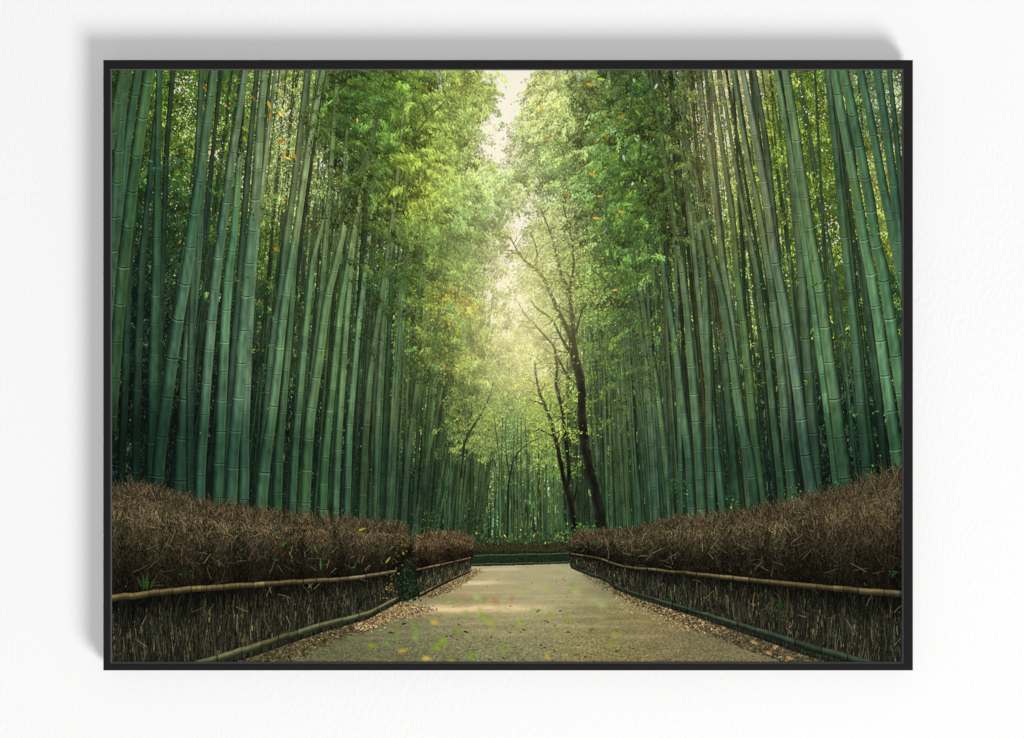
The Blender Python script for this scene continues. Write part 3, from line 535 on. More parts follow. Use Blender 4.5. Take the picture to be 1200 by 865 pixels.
# far hedge across the bend
fh = new_id('printed_hedge', 'distant clipped hedge across the bend of the printed path')
def hedge_line(x, xs, ys): return np.interp(x, xs, ys)
fill([(545,640),(600,639.5),(670,638),(680,645),(680,664),(545,666)], (28,38,26), fh)
n = 5200; x = rng.uniform(546, 674, n); t = rng.random(n); y = 639 + t * 24
c = np.where((t < .30)[:, None], np.array([[54,54,32]], np.float32), np.array([[30,46,30]], np.float32)) * rng.uniform(.55, 1.25, (n, 1))
o = np.argsort(-y); strokes(x[o], y[o], -np.pi/2 + rng.normal(0,.35,n), rng.uniform(1.5,4,n), rng.uniform(.5,.9,n), c[o], None, fh, True)
for yy, cc in ((650.0,(96,96,62)),(660.2,(88,92,62))):
    xs_ = np.arange(549, 672, 1.0); strokes(xs_, yy + (xs_-610)*(-.022) + .3*np.sin(xs_*.15), np.full(len(xs_),-.02), 1.6, .75, np.array(cc,np.float32)*rng.uniform(.7,1.1,(len(xs_),1)), None, fh, True)

# path
PTH = Field([(610,664,158,160,132),(560,668,150,150,118),(655,666,148,152,124),(610,676,138,138,104),(560,684,136,128,92),(640,690,136,136,104),(690,690,118,118,90),(520,700,122,118,88),(560,702,132,126,92),(640,706,134,132,98),(710,712,112,110,78),
 (480,730,104,106,78),(540,735,116,116,84),(610,735,118,120,86),(680,735,120,116,80),(760,735,110,104,74),(430,750,92,96,70),(540,765,98,104,78),(620,765,104,108,80),(720,765,106,104,72),(820,768,98,96,70),(400,772,82,86,62),(480,772,88,94,70)], 26)
pid = new_id('printed_path', 'pale gravel path running to a bend')
PP = [(549,664),(610,662.5),(671,660.5),(676,664),(700,678),(740,698),(800,730),(880,764),(935,779),(300,779),(380,750),(430,726),(466,708),(470,706),(500,694),(530,680)]
pm = poly_mask(PP)
base = PTH.full() * np.array([1.19, 1.13, 1.06], np.float32)
g = rng.standard_normal((700, 900)).astype(np.float32); g = blur(g[..., None], 1)[..., 0]; g /= g.std()
def ground_tex(sc):
    yy = np.clip(YP[pm] - 640, 12, None)
    u = (XP[pm] - 612) / yy * sc * 3.0; v = 2600. / yy * sc
    a = np.floor(v).astype(int); b = np.floor(u).astype(int); fa = v - a; fb = u - b
    G = lambda i, j: g[i % 700, j % 900]
    return (G(a, b) * (1 - fa) + G(a + 1, b) * fa) * (1 - fb) + (G(a, b + 1) * (1 - fa) + G(a + 1, b + 1) * fa) * fb
TX5 = noise(2.6, 1.5); TX6 = blur(noise(40, 9), 2); TX7 = noise(4.5, 2.4)
nr = np.clip((YP[pm] - 668) / 90, .12, 1.15)
tex = .15 * TX5[pm] * nr + .10 * TX7[pm] * np.clip((YP[pm] - 700) / 70, 0, 1) + .035 * TX6[pm] + .03 * TX3[pm]
img[pm] = base[pm] * np.exp(tex)[:, None]; ids[pm] = pid
WOB = blur(noise(60, 10), 4) * .75; WB2 = blur(noise(30, 5), 2)
def streak(x0, x1, yc, hy, col, amt):               # sunlit bands printed across the path
    ya = max(0, int((yc - 4 * hy - 8 - Y0) * K)); yb = min(CH, int((yc + 4 * hy + 8 - Y0) * K)); xa = max(0, int((x0 - X0) * K)); xb = min(CW, int((x1 - X0) * K) + 1)
    B = (slice(ya, yb), slice(xa, xb)); yp = YP[B]; xp = XP[B]
    a = np.exp(-((yp - yc - (xp - 560) * -.012 - WOB[B]) / hy) ** 2 * np.where(yp < yc, 1, 1.6)) * np.clip((xp - x0) / 26, 0, 1) * np.clip((x1 - xp) / 50, 0, 1) * amt
    a = a * np.clip(1 + .25 * WB2[B] + .10 * TX3[B], .2, 1.4); a = (np.clip(a, 0, .95) * pm[B])[..., None]
    img[B] = img[B] * (1 - a) + a * np.array(col, np.float32)
streak(462, 660, 714, 5.6, (236,208,156), .85); streak(500, 700, 692, 7, (188,172,128), .34); streak(560, 780, 706, 5, (176,162,116), .30); streak(530, 690, 676, 4, (180,168,130), .34)
streak(500, 605, 719, 3, (176,154,108), .4)
streak(522, 612, 683.5, 2.6, (228,204,156), 1.0); streak(540, 632, 668.2, 1.7, (206,188,150), .8); streak(690, 800, 731, 2.2, (176,160,96), .35); streak(560, 690, 745, 2.2, (140,134,92), .25); streak(600, 760, 707, 2, (160,148,108), .25)

for _ in range(46):                                 # broken dapples printed on the paving
    yc = rng.uniform(672, 752); q = (yc - 640) / 80; xc = rng.uniform(612 - 130 * q, 612 + 150 * q); L_ = rng.uniform(8, 34) * q
    streak(xc - L_ - 20, xc + L_ + 40, yc, rng.uniform(.8, 1.9) * q + .4, (206,188,142), rng.uniform(.08, .26))
# verges of fallen leaves
vl = new_id('printed_leaf_litter', 'brown fallen leaves along the left verge'); vr = new_id('printed_leaf_litter', 'brown fallen leaves along the right verge')
def litter(poly, ident, n, cols, near=1.):
    m = poly_mask(poly); n = int(n * 1.7); yi, xi = np.nonzero(m); q = rng.integers(0, len(yi), n)
    x = xi[q] / K + X0 + rng.normal(0, 5, n) * np.clip((yi[q] / K + Y0 - 650) / 80, .15, 1); y = yi[q] / K + Y0 + rng.normal(0, 1.2, n); sc = np.clip((y - 645) / 80, .22, 1.5)
    c = np.array(cols, np.float32)[rng.integers(0, len(cols), n)] * rng.uniform(.65, 1.22, (n, 1))
    strokes(x, y, rng.normal(0, .6, n) + rng.choice([0, np.pi], n), sc * rng.uniform(.8, 2.5, n), sc * rng.uniform(.4, .95, n), c, rng.normal(0,.15,n), ident)
BR = [(112,98,66),(90,80,54),(136,120,82),(66,58,40),(80,76,52),(48,44,32)]
WARM = [(192,160,110),(164,136,90),(132,110,72),(102,88,58),(206,178,126),(68,58,38)]
fill([(226,781),(294,758),(334,745),(381,731),(430,721),(466,702),(480,706),(462,714),(436,727),(390,745),(320,779)], (72,64,46), vl, .3)
litter([(228,781),(294,758),(334,745),(381,731),(430,721),(466,702),(480,706),(462,719),(424,738),(372,758),(330,779)], vl, 4200, BR)
litter([(415,734),(440,716),(470,706),(500,711),(508,715),(486,721),(456,727),(426,740)], vl, 1500, WARM)
litter([(490,698),(520,683),(550,668),(566,668),(552,678),(532,690),(505,700)], vl, 1500, WARM + BR)
litter([(671,664),(695,676),(741,695),(815,714),(891,740),(941,757),(1000,779),(930,779),(868,757),(800,730),(745,708),(702,687)], vr, 5200, BR)
litter([(700,680),(741,697),(815,718),(870,742),(800,740),(735,716)], vr, 260, [(196,164,112),(170,136,88)])
for xx, yy, aa in ((898,764,.3),(906,760,-.6),(922,770,.2),(880,752,.1)): strokes([xx],[yy],[aa],[8],[3.4],[(170,128,86)],[.2],vr)
# stray leaves on the path
n = 110; x = rng.uniform(470, 850, n); y = rng.uniform(676, 776, n); m = (x - 470) > (776 - y) * .25
x, y = x[m], y[m]; sc = np.clip((y - 645) / 80, .3, 1.5); n = len(x)
strokes(x, y, rng.normal(0,.5,n), sc*rng.uniform(1.,3.,n), sc*rng.uniform(.4,1.,n), np.array([(66,54,30),(46,40,26),(120,84,40),(92,96,40)],np.float32)[rng.integers(0,4,n)], None, pid)
for xx,yy,L,c in ((513,757,8,(110,78,40)),(543,740,9,(70,60,30)),(571,772,9,(120,84,40)),(590,760,7,(90,96,40)),(602,759,5,(110,80,46)),(628,718,8,(60,50,30)),(640,728,6,(70,80,40)),(632,757,5,(60,50,30)),(672,769,12,(110,110,40)),(648,762,6,(90,70,40)),(690,738,7,(130,90,44)),(712,748,8,(110,110,50)),(664,741,6,(60,60,30)),(720,764,9,(80,84,34)),(655,717,5,(60,54,30)),(560,753,6,(120,120,50)),(612,738,5,(40,36,26)),(575,748,4,(40,38,26)),(470,732,8,(54,56,34)),(455,742,9,(60,62,36))):
    strokes([xx],[yy],[rng.normal(0,.35)],[L*.8],[L*.26],[c],[rng.normal(0,.2)],pid)

# hedges of cut twigs above brush fences
def hedge(ident, topx, topy, botx, boty, n, cols, size, dark=(22,20,15), greens=0):
    topx, topy, botx, boty = map(np.array, (topx, topy, botx, boty))
    sz0 = size(topx.astype(float)); pl = [(a, b + 3 + .62 * q) for a, b, q in zip(topx, topy, sz0)] + [(a, b) for a, b in zip(botx[::-1], boty[::-1])]
    m = fill(pl, dark, ident, .3)
    xa = max(topx[0], botx[0]); xb = min(topx[-1], botx[-1])
    x = rng.uniform(topx[0], topx[-1], n); t = rng.random(n) ** .95; ty = np.interp(x, topx, topy); by = np.interp(x, botx, boty)
    ty = ty + size(x) * .16 * np.interp(x, np.arange(100, 1100, 7), rng.normal(0, 1, len(np.arange(100, 1100, 7))))
    rag = np.interp(x, np.arange(100, 1100, 3.1), rng.random(len(np.arange(100, 1100, 3.1)))) ** 2
    y = ty + 1 + (.75 * rag - .12) * size(x) * np.clip(1 - t * 2.2, 0, 1) + t * (by - ty); o = np.argsort(-t + rng.normal(0, .22, n)); x, y, t = x[o], y[o], t[o]
    clump = np.interp(x * 1.0, np.arange(100, 1100, 14), rng.normal(0, .16, len(np.arange(100, 1100, 14))))
    cl2 = TX4[np.clip(((y - Y0) * K).astype(int), 0, CH - 1), np.clip(((x - X0) * K).astype(int), 0, CW - 1)] * .12
    br = np.interp(t, [0, .15, .4, .7, 1], [.86, .92, .62, .36, .24]) * np.minimum(np.exp(clump + cl2 + rng.normal(-.12, .46, n)), 1.45)
    c = np.array(cols, np.float32)[rng.integers(0, len(cols), n)] * br[:, None]
    sz = size(x) * .72
    ang = -np.pi/2 + rng.normal(0, .52, n)
    strokes(x, y, ang, sz * rng.uniform(.35, 1.1, n), np.clip(sz * .034, .28, .44) * rng.uniform(.7, 1.3, n), c, rng.normal(0, .24, n), ident, True)
    # wisps standing out of the top
    k = n // 7; x = rng.uniform(topx[0], topx[-1], k); sz2 = size(x); y = np.interp(x, topx, topy) + rng.uniform(-.1, .7, k) * sz2
    c = np.array(cols, np.float32)[rng.integers(0, len(cols), k)] * rng.uniform(.45, 1.25, (k, 1))
    strokes(x, y, -np.pi/2 + rng.normal(0, .55, k), sz2 * rng.uniform(.3, .4 + .9 * rng.random(k) ** 1.5, k), .30, c, rng.normal(0, .28, k), ident, True)
    k = n // 16; x = rng.uniform(topx[0], topx[-1], k); y = np.interp(x, topx, topy) + rng.uniform(-1, 9, k)
    c = np.array(cols, np.float32)[rng.integers(0, len(cols), k)] * rng.uniform(.35, 1.15, (k, 1))
    strokes(x, y, -np.pi/2 + rng.normal(0, .62, k), size(x) * rng.uniform(.3, .5 + 1.2 * rng.random(k) ** 2, k), .36, c, rng.normal(0, .26, k), ident, True)
    k = n // 420; x = rng.uniform(topx[0], topx[-1], k); y = np.interp(x, topx, topy) + rng.uniform(.1, .95, k) * (np.interp(x, botx, boty) - np.interp(x, topx, topy))
    strokes(x, y, rng.uniform(-3.1, 0, k), size(x) * rng.uniform(.4, 1.2, k), .32, np.array([(128,114,84)], np.float32) * rng.uniform(.4, 1., (k, 1)), rng.normal(0, .15, k), ident, True)
    if greens:
        x = rng.uniform(topx[0], topx[-1], greens); y = np.interp(x, topx, topy) + rng.uniform(.2, .95, greens) * (np.interp(x, botx, boty) - np.interp(x, topx, topy))
        strokes(x, y, rng.uniform(-3, 0, greens), rng.uniform(1.5, 5, greens), rng.uniform(.8, 1.8, greens), np.array([(34,74,34)], np.float32) * rng.uniform(.5, 1.3, (greens, 1)), None, ident)
TW = [(100,86,58),(80,69,47),(120,104,72),(64,58,40),(98,88,63),(54,54,38),(108,90,58)]
def brush(ident, topx, topy, botx, boty, n, size, dark=(14,18,14), lift=1.06):
    topx, topy, botx, boty = map(np.array, (topx, topy, botx, boty))
    fill([(a, b) for a, b in zip(topx, topy)] + [(a, b) for a, b in zip(botx[::-1], boty[::-1])], dark, ident, .25)
    n = int(n * 1.8); x = rng.uniform(topx[0], topx[-1], n); ty = np.interp(x, topx, topy); by = np.interp(x, botx, boty); t = rng.random(n)
    y = ty + t * (by - ty)
    C = np.array([(21,24,18),(30,32,23),(42,42,30),(24,22,16),(64,60,43),(90,82,58),(52,57,42),(48,43,30)], np.float32)
    p = np.array([.26,.24,.13,.08,.10,.06,.08,.05]); c = C[rng.choice(8, n, p=p / p.sum())] * np.exp(rng.normal(0, .22, n))[:, None] * lift
    c = c * np.interp(t, [0, .12, .3, 1], [.35, .6, 1, .95])[:, None]
    sz = size(x); L = np.minimum(sz * rng.uniform(.35, 1.2, n), np.maximum(by - y, 1.0))
    o = rng.permutation(n)
    strokes(x[o], y[o], (np.pi/2 + rng.normal(0, .13, n))[o], L[o], (np.clip(sz * .024, .28, .6) * rng.uniform(.6, 1.3, n))[o], c[o], rng.normal(0, .05, n), ident, True)
    k = n // 700; x = rng.uniform(topx[0], topx[-1], k); ty = np.interp(x, topx, topy); by = np.interp(x, botx, boty); y = ty + rng.uniform(.1, .9, k) * (by - ty)
    strokes(x, y, rng.uniform(-2.9, -.2, k), np.minimum(size(x) * rng.uniform(.3, .8, k), (y - ty)), .6, np.array([(112,98,68)], np.float32) * rng.uniform(.5, 1.1, (k, 1)), rng.normal(0, .2, k), ident, True)
def foot(pts, ident, d):                            # cut ends of the brush in the dark under a low rail
    q = np.array(pts, np.float32); fill([(a, b) for a, b, _ in pts] + [(a, b + w * d) for a, b, w in pts[::-1]], (17,20,15), ident, .3)
    n = int((q[-1, 0] - q[0, 0]) * 3); x = rng.uniform(q[0, 0], q[-1, 0], n); w = np.interp(x, q[:, 0], q[:, 2]); y = np.interp(x, q[:, 0], q[:, 1])
    strokes(x, y, np.pi/2 + rng.normal(0, .12, n), w * d * rng.uniform(.5, 1.1, n), .5, np.array([(40,42,32)], np.float32) * rng.uniform(.4, 1.5, (n, 1)), None, ident, True)
def rail(pts, ident, top, bot, node, K2=1.):
    p = np.array(pts, np.float32)
    xs_ = np.arange(max(0, int((p[0, 0] - X0) * K)), min(CW, int((p[-1, 0] - X0) * K) + 1)); xp = xs_ / K + X0
    yc = np.interp(xp, p[:, 0], p[:, 1]); w = np.interp(xp, p[:, 0], p[:, 2])
    ker = np.ones(41) / 41; d0 = np.linspace(yc[0], yc[-1], len(yc))
    if len(yc) > 90: yc = d0 + np.convolve(np.pad(yc - d0, 20, mode='reflect', reflect_type='odd'), ker, 'valid')
    yc = yc + .35 * np.interp(xp, np.arange(100, 1100, 9), rng.normal(0, 1, len(np.arange(100, 1100, 9)))) * np.clip(w / 6, .3, 1)
    h = w * K * .5; m = int(h.max()) + 2
    cy = (yc - Y0) * K; R = np.round(cy).astype(int)[None] + np.arange(-m, m + 1)[:, None]; v = (R - cy[None]) / h[None]
    ok = (np.abs(v) <= 1) & (R >= 0) & (R < CH); Rc = np.clip(R, 0, CH - 1); Xc = np.broadcast_to(xs_[None], R.shape)
    s = np.clip(.5 + .5 * v, 0, 1)[..., None]
    c = np.array(top, np.float32) * (1 - s) + np.array(bot, np.float32) * s
    c = c * (.82 + .3 * np.exp(-((v + .35) / .4) ** 2))[..., None]
    seg = np.cumsum(1 / (node(xp) * K)) + rng.random(); seg = seg + .33 * np.interp(seg, np.arange(0, seg[-1] + 3, 1.3), rng.normal(0, 1, len(np.arange(0, seg[-1] + 3, 1.3)))); seg = np.maximum.accumulate(seg); seg = seg - seg[0] + .1; si = np.floor(seg).astype(int)
    tn = np.exp(rng.normal(0, .10, si[-1] + 2))[si]; hue = rng.normal(0, 2.2, si[-1] + 2)[si]
    c = c * tn[None, :, None] * (1 + .07 * TX2[Rc, Xc] + .07 * TX3[Rc, Xc])[..., None] + hue[None, :, None] * np.array([1, .3, -.6], np.float32)
    fr = np.abs(seg - np.round(seg)) * node(xp) * K
    c = c * (1 - .85 * np.exp(-(fr / 1.25) ** 2) * (.35 + .65 * np.abs(np.sin(seg * 7.1 + 1))))[None, :, None]
    img[Rc[ok], Xc[ok]] = np.clip(c[ok], 3, 240); ids[Rc[ok], Xc[ok]] = ident

# left far hedge and its fence
sz_l2 = lambda x: np.full_like(x, 7.5)
bf2 = new_id('printed_brush_fence', 'short brush fence beyond the gap on the left'); h2 = new_id('printed_hedge', 'small brown hedge beyond the gap on the left')
brush(bf2, [478,490,520,551], [672,668,661,654], [478,490,520,551], [702,698,683,669], 1500, lambda x: np.full_like(x, 9.), (22,22,16), 1.4)
hedge(h2, [484,497,512,530,545,553], [637,630,628,627,630,637], [484,490,520,553], [671,668,661,654], 7500, [(118,94,62),(98,80,54),(136,110,72),(78,66,46)], sz_l2, (40,34,24))
rail([(488,668,2.2),(520,661,2.0),(551,654,1.5)], bf2, (150,122,84), (70,54,36), lambda x: np.full_like(x, 9.))
foot([(490,697.5,2.4),(520,682,2.1),(551,668.5,1.5)], bf2, 1.5)
rail([(490,697.5,2.4),(520,682,2.1),(551,668.5,1.5)], bf2, (140,116,82), (60,48,34), lambda x: np.full_like(x, 9.))
# dark plants in the gap
gp = new_id('printed_shrub', 'dark leafy shrub in the gap between the left hedges')
fill([(464,652),(472,642),(484,650),(488,676),(492,698),(478,704),(464,706)], (14,22,16), gp, .3)
n = 700; x = np.clip(rng.normal(477, 7, n), 460, 495); y = rng.uniform(644, 704, n)
strokes(x, y, rng.uniform(0, 6.28, n), rng.uniform(1., 2.8, n), rng.uniform(.5, 1.2, n), np.array([(24,32,21)], np.float32) * np.exp(rng.normal(0, .38, (n, 1))), None, gp)
strokes(rng.normal(478,8,60), rng.normal(690,8,60), rng.uniform(0,6.28,60), 3, 1.5, np.array([(40,62,36)],np.float32)*rng.uniform(.5,1.1,(60,1)), None, gp)
# left near
bf1 = new_id('printed_brush_fence', 'long brush fence with bamboo rails along the left of the path'); h1 = new_id('printed_hedge', 'long brown twig hedge on the left')
brush(bf1, [128,184,271,371,430,465], [702,696,689,681,675,669], [128,237,294,334,381,430,465], [790,778,761,747,732,720,703], 9500, lambda x: np.interp(x, [131,300,465], [30,22,15]))
sz_l = lambda x: np.interp(x, [131,300,480], [20,15,9])
hedge(h1, [126,160,187,237,308,361,430,463,474,480], [580,580,584,598,606,611,616,618,622,634], [126,184,271,371,430,464,480], [703,696,689,682,676,670,650], 40000, TW, sz_l, greens=40)
strokes([168,172,176,165,170,330,372,376,420,452],[690,692,690,688,690,640,648,668,622,660],[-1.7,-1.5,-1.3,-1.9,-1.6,-.8,-2.2,-1.7,-.4,-1],[16,20,15,13,14,8,12,14,9,9],[2.4,2.6,2,2,2,2,2,1.8,2,1.6],[(40,66,30)]*5+[(60,100,40)]*3+[(150,160,40),(140,150,50)],[.1,-.1,.2,0,.1,.1,.2,.1,.1,.1],h1)
n=34; strokes(rng.normal(470,5,n), rng.normal(648,16,n), rng.uniform(0,6.28,n), 2, .9, np.array([(130,116,52)],np.float32)*rng.uniform(.5,1.2,(n,1)), None, h1)
n=40; strokes(rng.normal(457,5,n), rng.normal(692,9,n), rng.uniform(0,6.28,n), 1.8, .9, np.array([(150,126,70)],np.float32)*rng.uniform(.4,1.1,(n,1)), None, bf1)
rail([(128,701.5,8),(184,695,7.5),(220,691,7.2),(271,687.5,6.6),(324,683.5,6),(371,681,5.4),(401,679,5),(430,675.5,4.4),(464,669.5,3.6)], bf1, (136,118,74), (44,39,26), lambda x: np.interp(x, [131,465], [22,12]))
foot([(228,779,8.2),(294,760,8.4),(334,746.5,7.8),(381,731.5,6.8),(430,719.5,5.6),(466,701.5,4.2)], bf1, 1.25)
rail([(228,779,8.2),(294,760,8.4),(334,746.5,7.8),(381,731.5,6.8),(430,719.5,5.6),(466,701.5,4.2)], bf1, (122,124,82), (44,48,32), lambda x: np.interp(x, [131,465], [30,20]))
# right hedge
bf3 = new_id('printed_brush_fence', 'long brush fence with bamboo rails along the right of the path'); h3 = new_id('printed_hedge', 'long brown twig hedge on the right')
rt = ([668,690,708,718,740,824,908,988,1062], [649,652,656,661,665.5,674,683,691,697])
rb = ([668,695,711,718,740,807,891,941,1015,1062], [663,674,678,686,694.5,714.5,740,756.5,777,790])
brush(bf3, rt[0], rt[1], rb[0], rb[1], 11500, lambda x: np.interp(x, [668,760,900,1058], [7,13,22,28]), (15,19,14))
sz_r = lambda x: np.interp(x, [668,760,900,1058], [7,11,17,24])
hedge(h3, [667,678,740,790,841,908,958,1008,1062], [634,627,626,614,611,603,592,580,560], [667,690,708,718,740,824,908,988,1062], [649,652,656,661,666,674.5,683.5,691.5,698], 44000, TW, sz_r, greens=24)
n = 70; x = rng.uniform(960, 1058, n)
strokes(x, np.interp(x,[960,1058],[602,590]) + rng.uniform(-6, 26, n), -np.pi/2 + rng.normal(-.35, .5, n), rng.uniform(14, 30, n), .5, np.array([(92,78,54)], np.float32)*rng.uniform(.45,1.2,(n,1)), rng.normal(0,.15,n), h3, True)
rail([(669,649,1.8),(690,652,2),(708,656,2.2),(718,661,2.6),(740,665.5,3.2),(824,674,4.6),(908,683,5.8),(988,691,7),(1062,697,8.4)], bf3, (124,108,68), (39,35,23), lambda x: np.interp(x, [668,740,1058], [8,12,20]))
foot([(669,664,1.6),(695,674,2.2),(711,678,2.6),(718,686,2.8),(740,694.5,3.4),(807,714.5,4.6),(891,740,7),(941,756.5,8.4),(1015,777,9.4),(1030,781,9.4)], bf3, 1.3)
rail([(669,664,1.6),(695,674,2.2),(711,678,2.6),(718,686,2.8),(740,694.5,3.4),(807,714.5,4.6),(891,740,7),(941,756.5,8.4),(1015,777,9.4),(1030,781,9.4)], bf3, (72,86,62), (26,32,24), lambda x: np.interp(x, [668,740,1058], [10,16,34]))
for bx, by in ((912,708),(917,720),(786,700),(1046,672)):
    n = 9; strokes(bx + rng.normal(0,3.5,n), by + rng.normal(0,4,n), rng.uniform(0,6.28,n), rng.uniform(1.5,3.5,n), 1.1, np.array([(38,72,38)],np.float32)*rng.uniform(.6,1.2,(n,1)), None, None)

# ---- 7 near leaves hanging in the picture
def near(pts, c, w, sd=0.12):
    pts = [(x, y, a, L * .82) for x, y, a, L in pts]
    for (x, y, a, L) in pts: strokes([x],[y],[math.radians(a)],[L],[L*w],[np.array(c,np.float32)*math.exp(rng.normal(0,sd))],[rng.normal(0,.2)],0)
OR = [(314,118,75,13),(316,132,80,12),(327,130,65,11),(325,168,-30,14),(342,178,45,13),(333,176,70,10),(334,184,20,9),(231,118,20,9),(238,100,70,9),(266,92,110,9),(295,112,50,10),(396,130,50,9),(418,138,70,7),(310,285,-60,13),(320,290,30,11),(316,265,70,8),(331,232,15,8),(322,262,60,7),(209,285,-50,6),(255,142,25,8),(262,120,50,9),(435,105,60,7),(500,100,95,8),(530,356,20,8)]
near(OR[::2] + OR[1:6:2], (172,134,40), .30, .2)
near([(322,100,55,11),(330,108,60,9),(284,148,60,11),(286,160,70,9),(275,142,40,7)], (120,128,36), .32, .2)
near([(687,98,0,12),(632,124,40,9),(638,162,0,11),(698,118,80,5),(710,158,60,9),(725,138,-30,12),(660,228,5,10),(690,203,0,10),(695,255,10,10),(735,225,70,8),(725,246,40,9),(700,230,0,6),(718,340,0,7)], (202,156,46), .34, .15)
near([(690,88,0,16),(668,110,40,8),(700,140,10,16),(690,152,-10,14),(709,160,80,16),(716,178,40,12),(730,150,-20,14),(740,170,20,12),(712,190,-30,18),(695,200,-40,16),(730,240,-20,14),(720,208,0,12),(745,98,20,10),(700,92,0,12),(652,166,30,10),(745,128,60,12),(690,240,-20,12),(668,216,-10,9)], (110,144,50), .30, .25)
n = 130; x, y = scatter(n, [(735,200,26,50,3),(770,150,24,40,2),(725,150,24,30,2)])
strokes(x, y, rng.uniform(.3,2.6,n), rng.uniform(3,8,n), rng.uniform(1.2,2.6,n), np.array([(90,140,44),(128,164,60),(176,196,176),(60,104,40)],np.float32)[rng.choice(4,n,p=[.4,.2,.1,.3])]*rng.uniform(.7,1.1,(n,1)), None, 0)
# dark sprig on the left, small twigs across the culms
for bx, by, n, c in ((186,193,26,(58,110,80)),(205,190,22,(64,116,84)),(222,196,16,(44,92,52)),(226,172,10,(48,96,60)),(262,220,12,(50,110,50)),(304,136,14,(66,100,36)),(300,245,14,(50,96,44)),(240,215,12,(70,116,88)),(290,330,10,(70,120,50)),(308,405,16,(92,130,52)),(315,362,14,(70,116,44)),(915,215,16,(60,106,40)),(960,330,18,(70,130,44)),(925,330,12,(80,140,52)),(890,335,10,(70,130,60)),(770,425,14,(70,124,44)),(760,440,10,(76,124,44)),(845,410,12,(54,120,50)),(890,450,10,(80,132,44)),(1025,268,14,(86,140,50)),(1030,484,8,(86,150,60)),(1003,484,8,(70,130,50)),(940,450,8,(90,150,40)),(745,470,14,(66,118,40))):
    n = max(4, int(n * .6)); c = (c[0] * .95 + 4, c[1] * .84, c[2] * .95); th = rng.uniform(0, 6.28, n); xx = bx + rng.normal(0, 7, n); yy = by + rng.normal(0, 4, n)
    strokes(xx, yy, rng.normal(.5, .7, n) + rng.choice([0, 2.2], n), rng.uniform(2.5, 6., n), rng.uniform(1., 2., n), np.array([c], np.float32) * np.exp(rng.normal(0, .22, (n, 1))), rng.normal(0, .15, n), 0)
limb([(198,178,1),(208,172,1.2),(220,166,1.2),(228,162,1)], 0, (26,34,24)); limb([(290,112,1),(300,104,1.2),(308,94,1)], 0, (40,44,28))

# out-of-focus leaves close to the lens, low over the path
lay = np.zeros((CH, CW, 4), np.float32)
def soft(pts, r):
    global img
    y0 = int((640 - Y0) * K)
    A = np.zeros((CH - y0, CW), np.float32); T = np.zeros((CH, CW, 3), np.float32)
    for (x, y, a, L, w, c, al) in pts:
        strokes([x], [y], [math.radians(a)], [L], [w], [np.array(c, np.float32) + 1], [rng.normal(0, .15)], None, False, T)
    A = (T[y0:].sum(-1) > 0).astype(np.float32)
    P = blur(np.dstack([T[y0:], A]), r); a = P[..., 3:]
    img[y0:] = img[y0:] * (1 - np.clip(a * 1.0, 0, .9) * AL) + P[..., :3] * AL
AL = .85
G1, G2, YL, RD = (112,150,48), (96,142,40), (206,170,70), (170,110,70)
soft([(504,728,15,11,5,(214,166,66),1),(466,763,0,12,4.5,(196,160,60),1),(494,772,-10,12,5,(216,186,70),1),(528,772,70,12,6,(150,164,30),1),(430,756,0,12,5,(128,148,34),1),(514,752,-20,12,5,(140,164,44),1),(640,766,60,9,4,(206,160,60),1),(536,736,80,9,5,(110,156,40),1),(562,712,100,10,5,(170,180,90),1),(455,775,40,8,4,(190,190,60),1)], 3)
AL = .7
soft([(556,697,40,9,7,(170,196,110),1),(568,700,90,8,5,G1,1),(612,690,80,9,5,(160,180,70),1),(642,684,80,10,5,(150,176,70),1),(668,684,40,8,6,(120,160,60),1),(670,692,10,12,8,(170,180,100),1),(485,728,95,14,4,(110,150,50),1),(490,735,95,16,5,(120,156,60),1),(465,740,80,10,5,(120,150,60),1),(452,750,70,10,6,(120,156,60),1),(485,745,60,8,6,(150,170,100),1),(505,762,-20,22,7,(120,160,40),1),(550,765,60,12,7,(110,146,44),1),(590,766,-70,10,7,(130,156,60),1),(562,722,20,14,9,(130,160,60),1),(574,726,60,12,8,(150,164,60),1),(545,715,90,10,6,(140,166,70),1),(605,735,-60,12,5,(150,160,60),1),(610,725,90,10,6,(160,170,80),1),(576,704,10,10,6,RD,1),(600,698,90,8,4,RD,1),(548,742,70,10,5,(140,170,80),1),(520,768,90,14,2,(80,80,50),1),(470,768,95,14,2,(60,76,40),1),(640,726,-40,14,6,(140,150,60),1),(650,742,20,10,5,(150,164,70),1),(662,730,-80,12,4,(120,150,40),1),(715,745,-15,14,7,(150,160,60),1),(712,755,-10,12,5,(130,150,50),1),(690,702,0,12,7,(150,170,100),1),(700,706,20,14,8,(160,176,110),1),(520,705,0,14,10,(140,150,90),1),(620,718,0,14,9,(150,160,90),1)], 5)
for bx, by, n in ((372,463,1),(352,476,1),(430,505,1)):
    pass

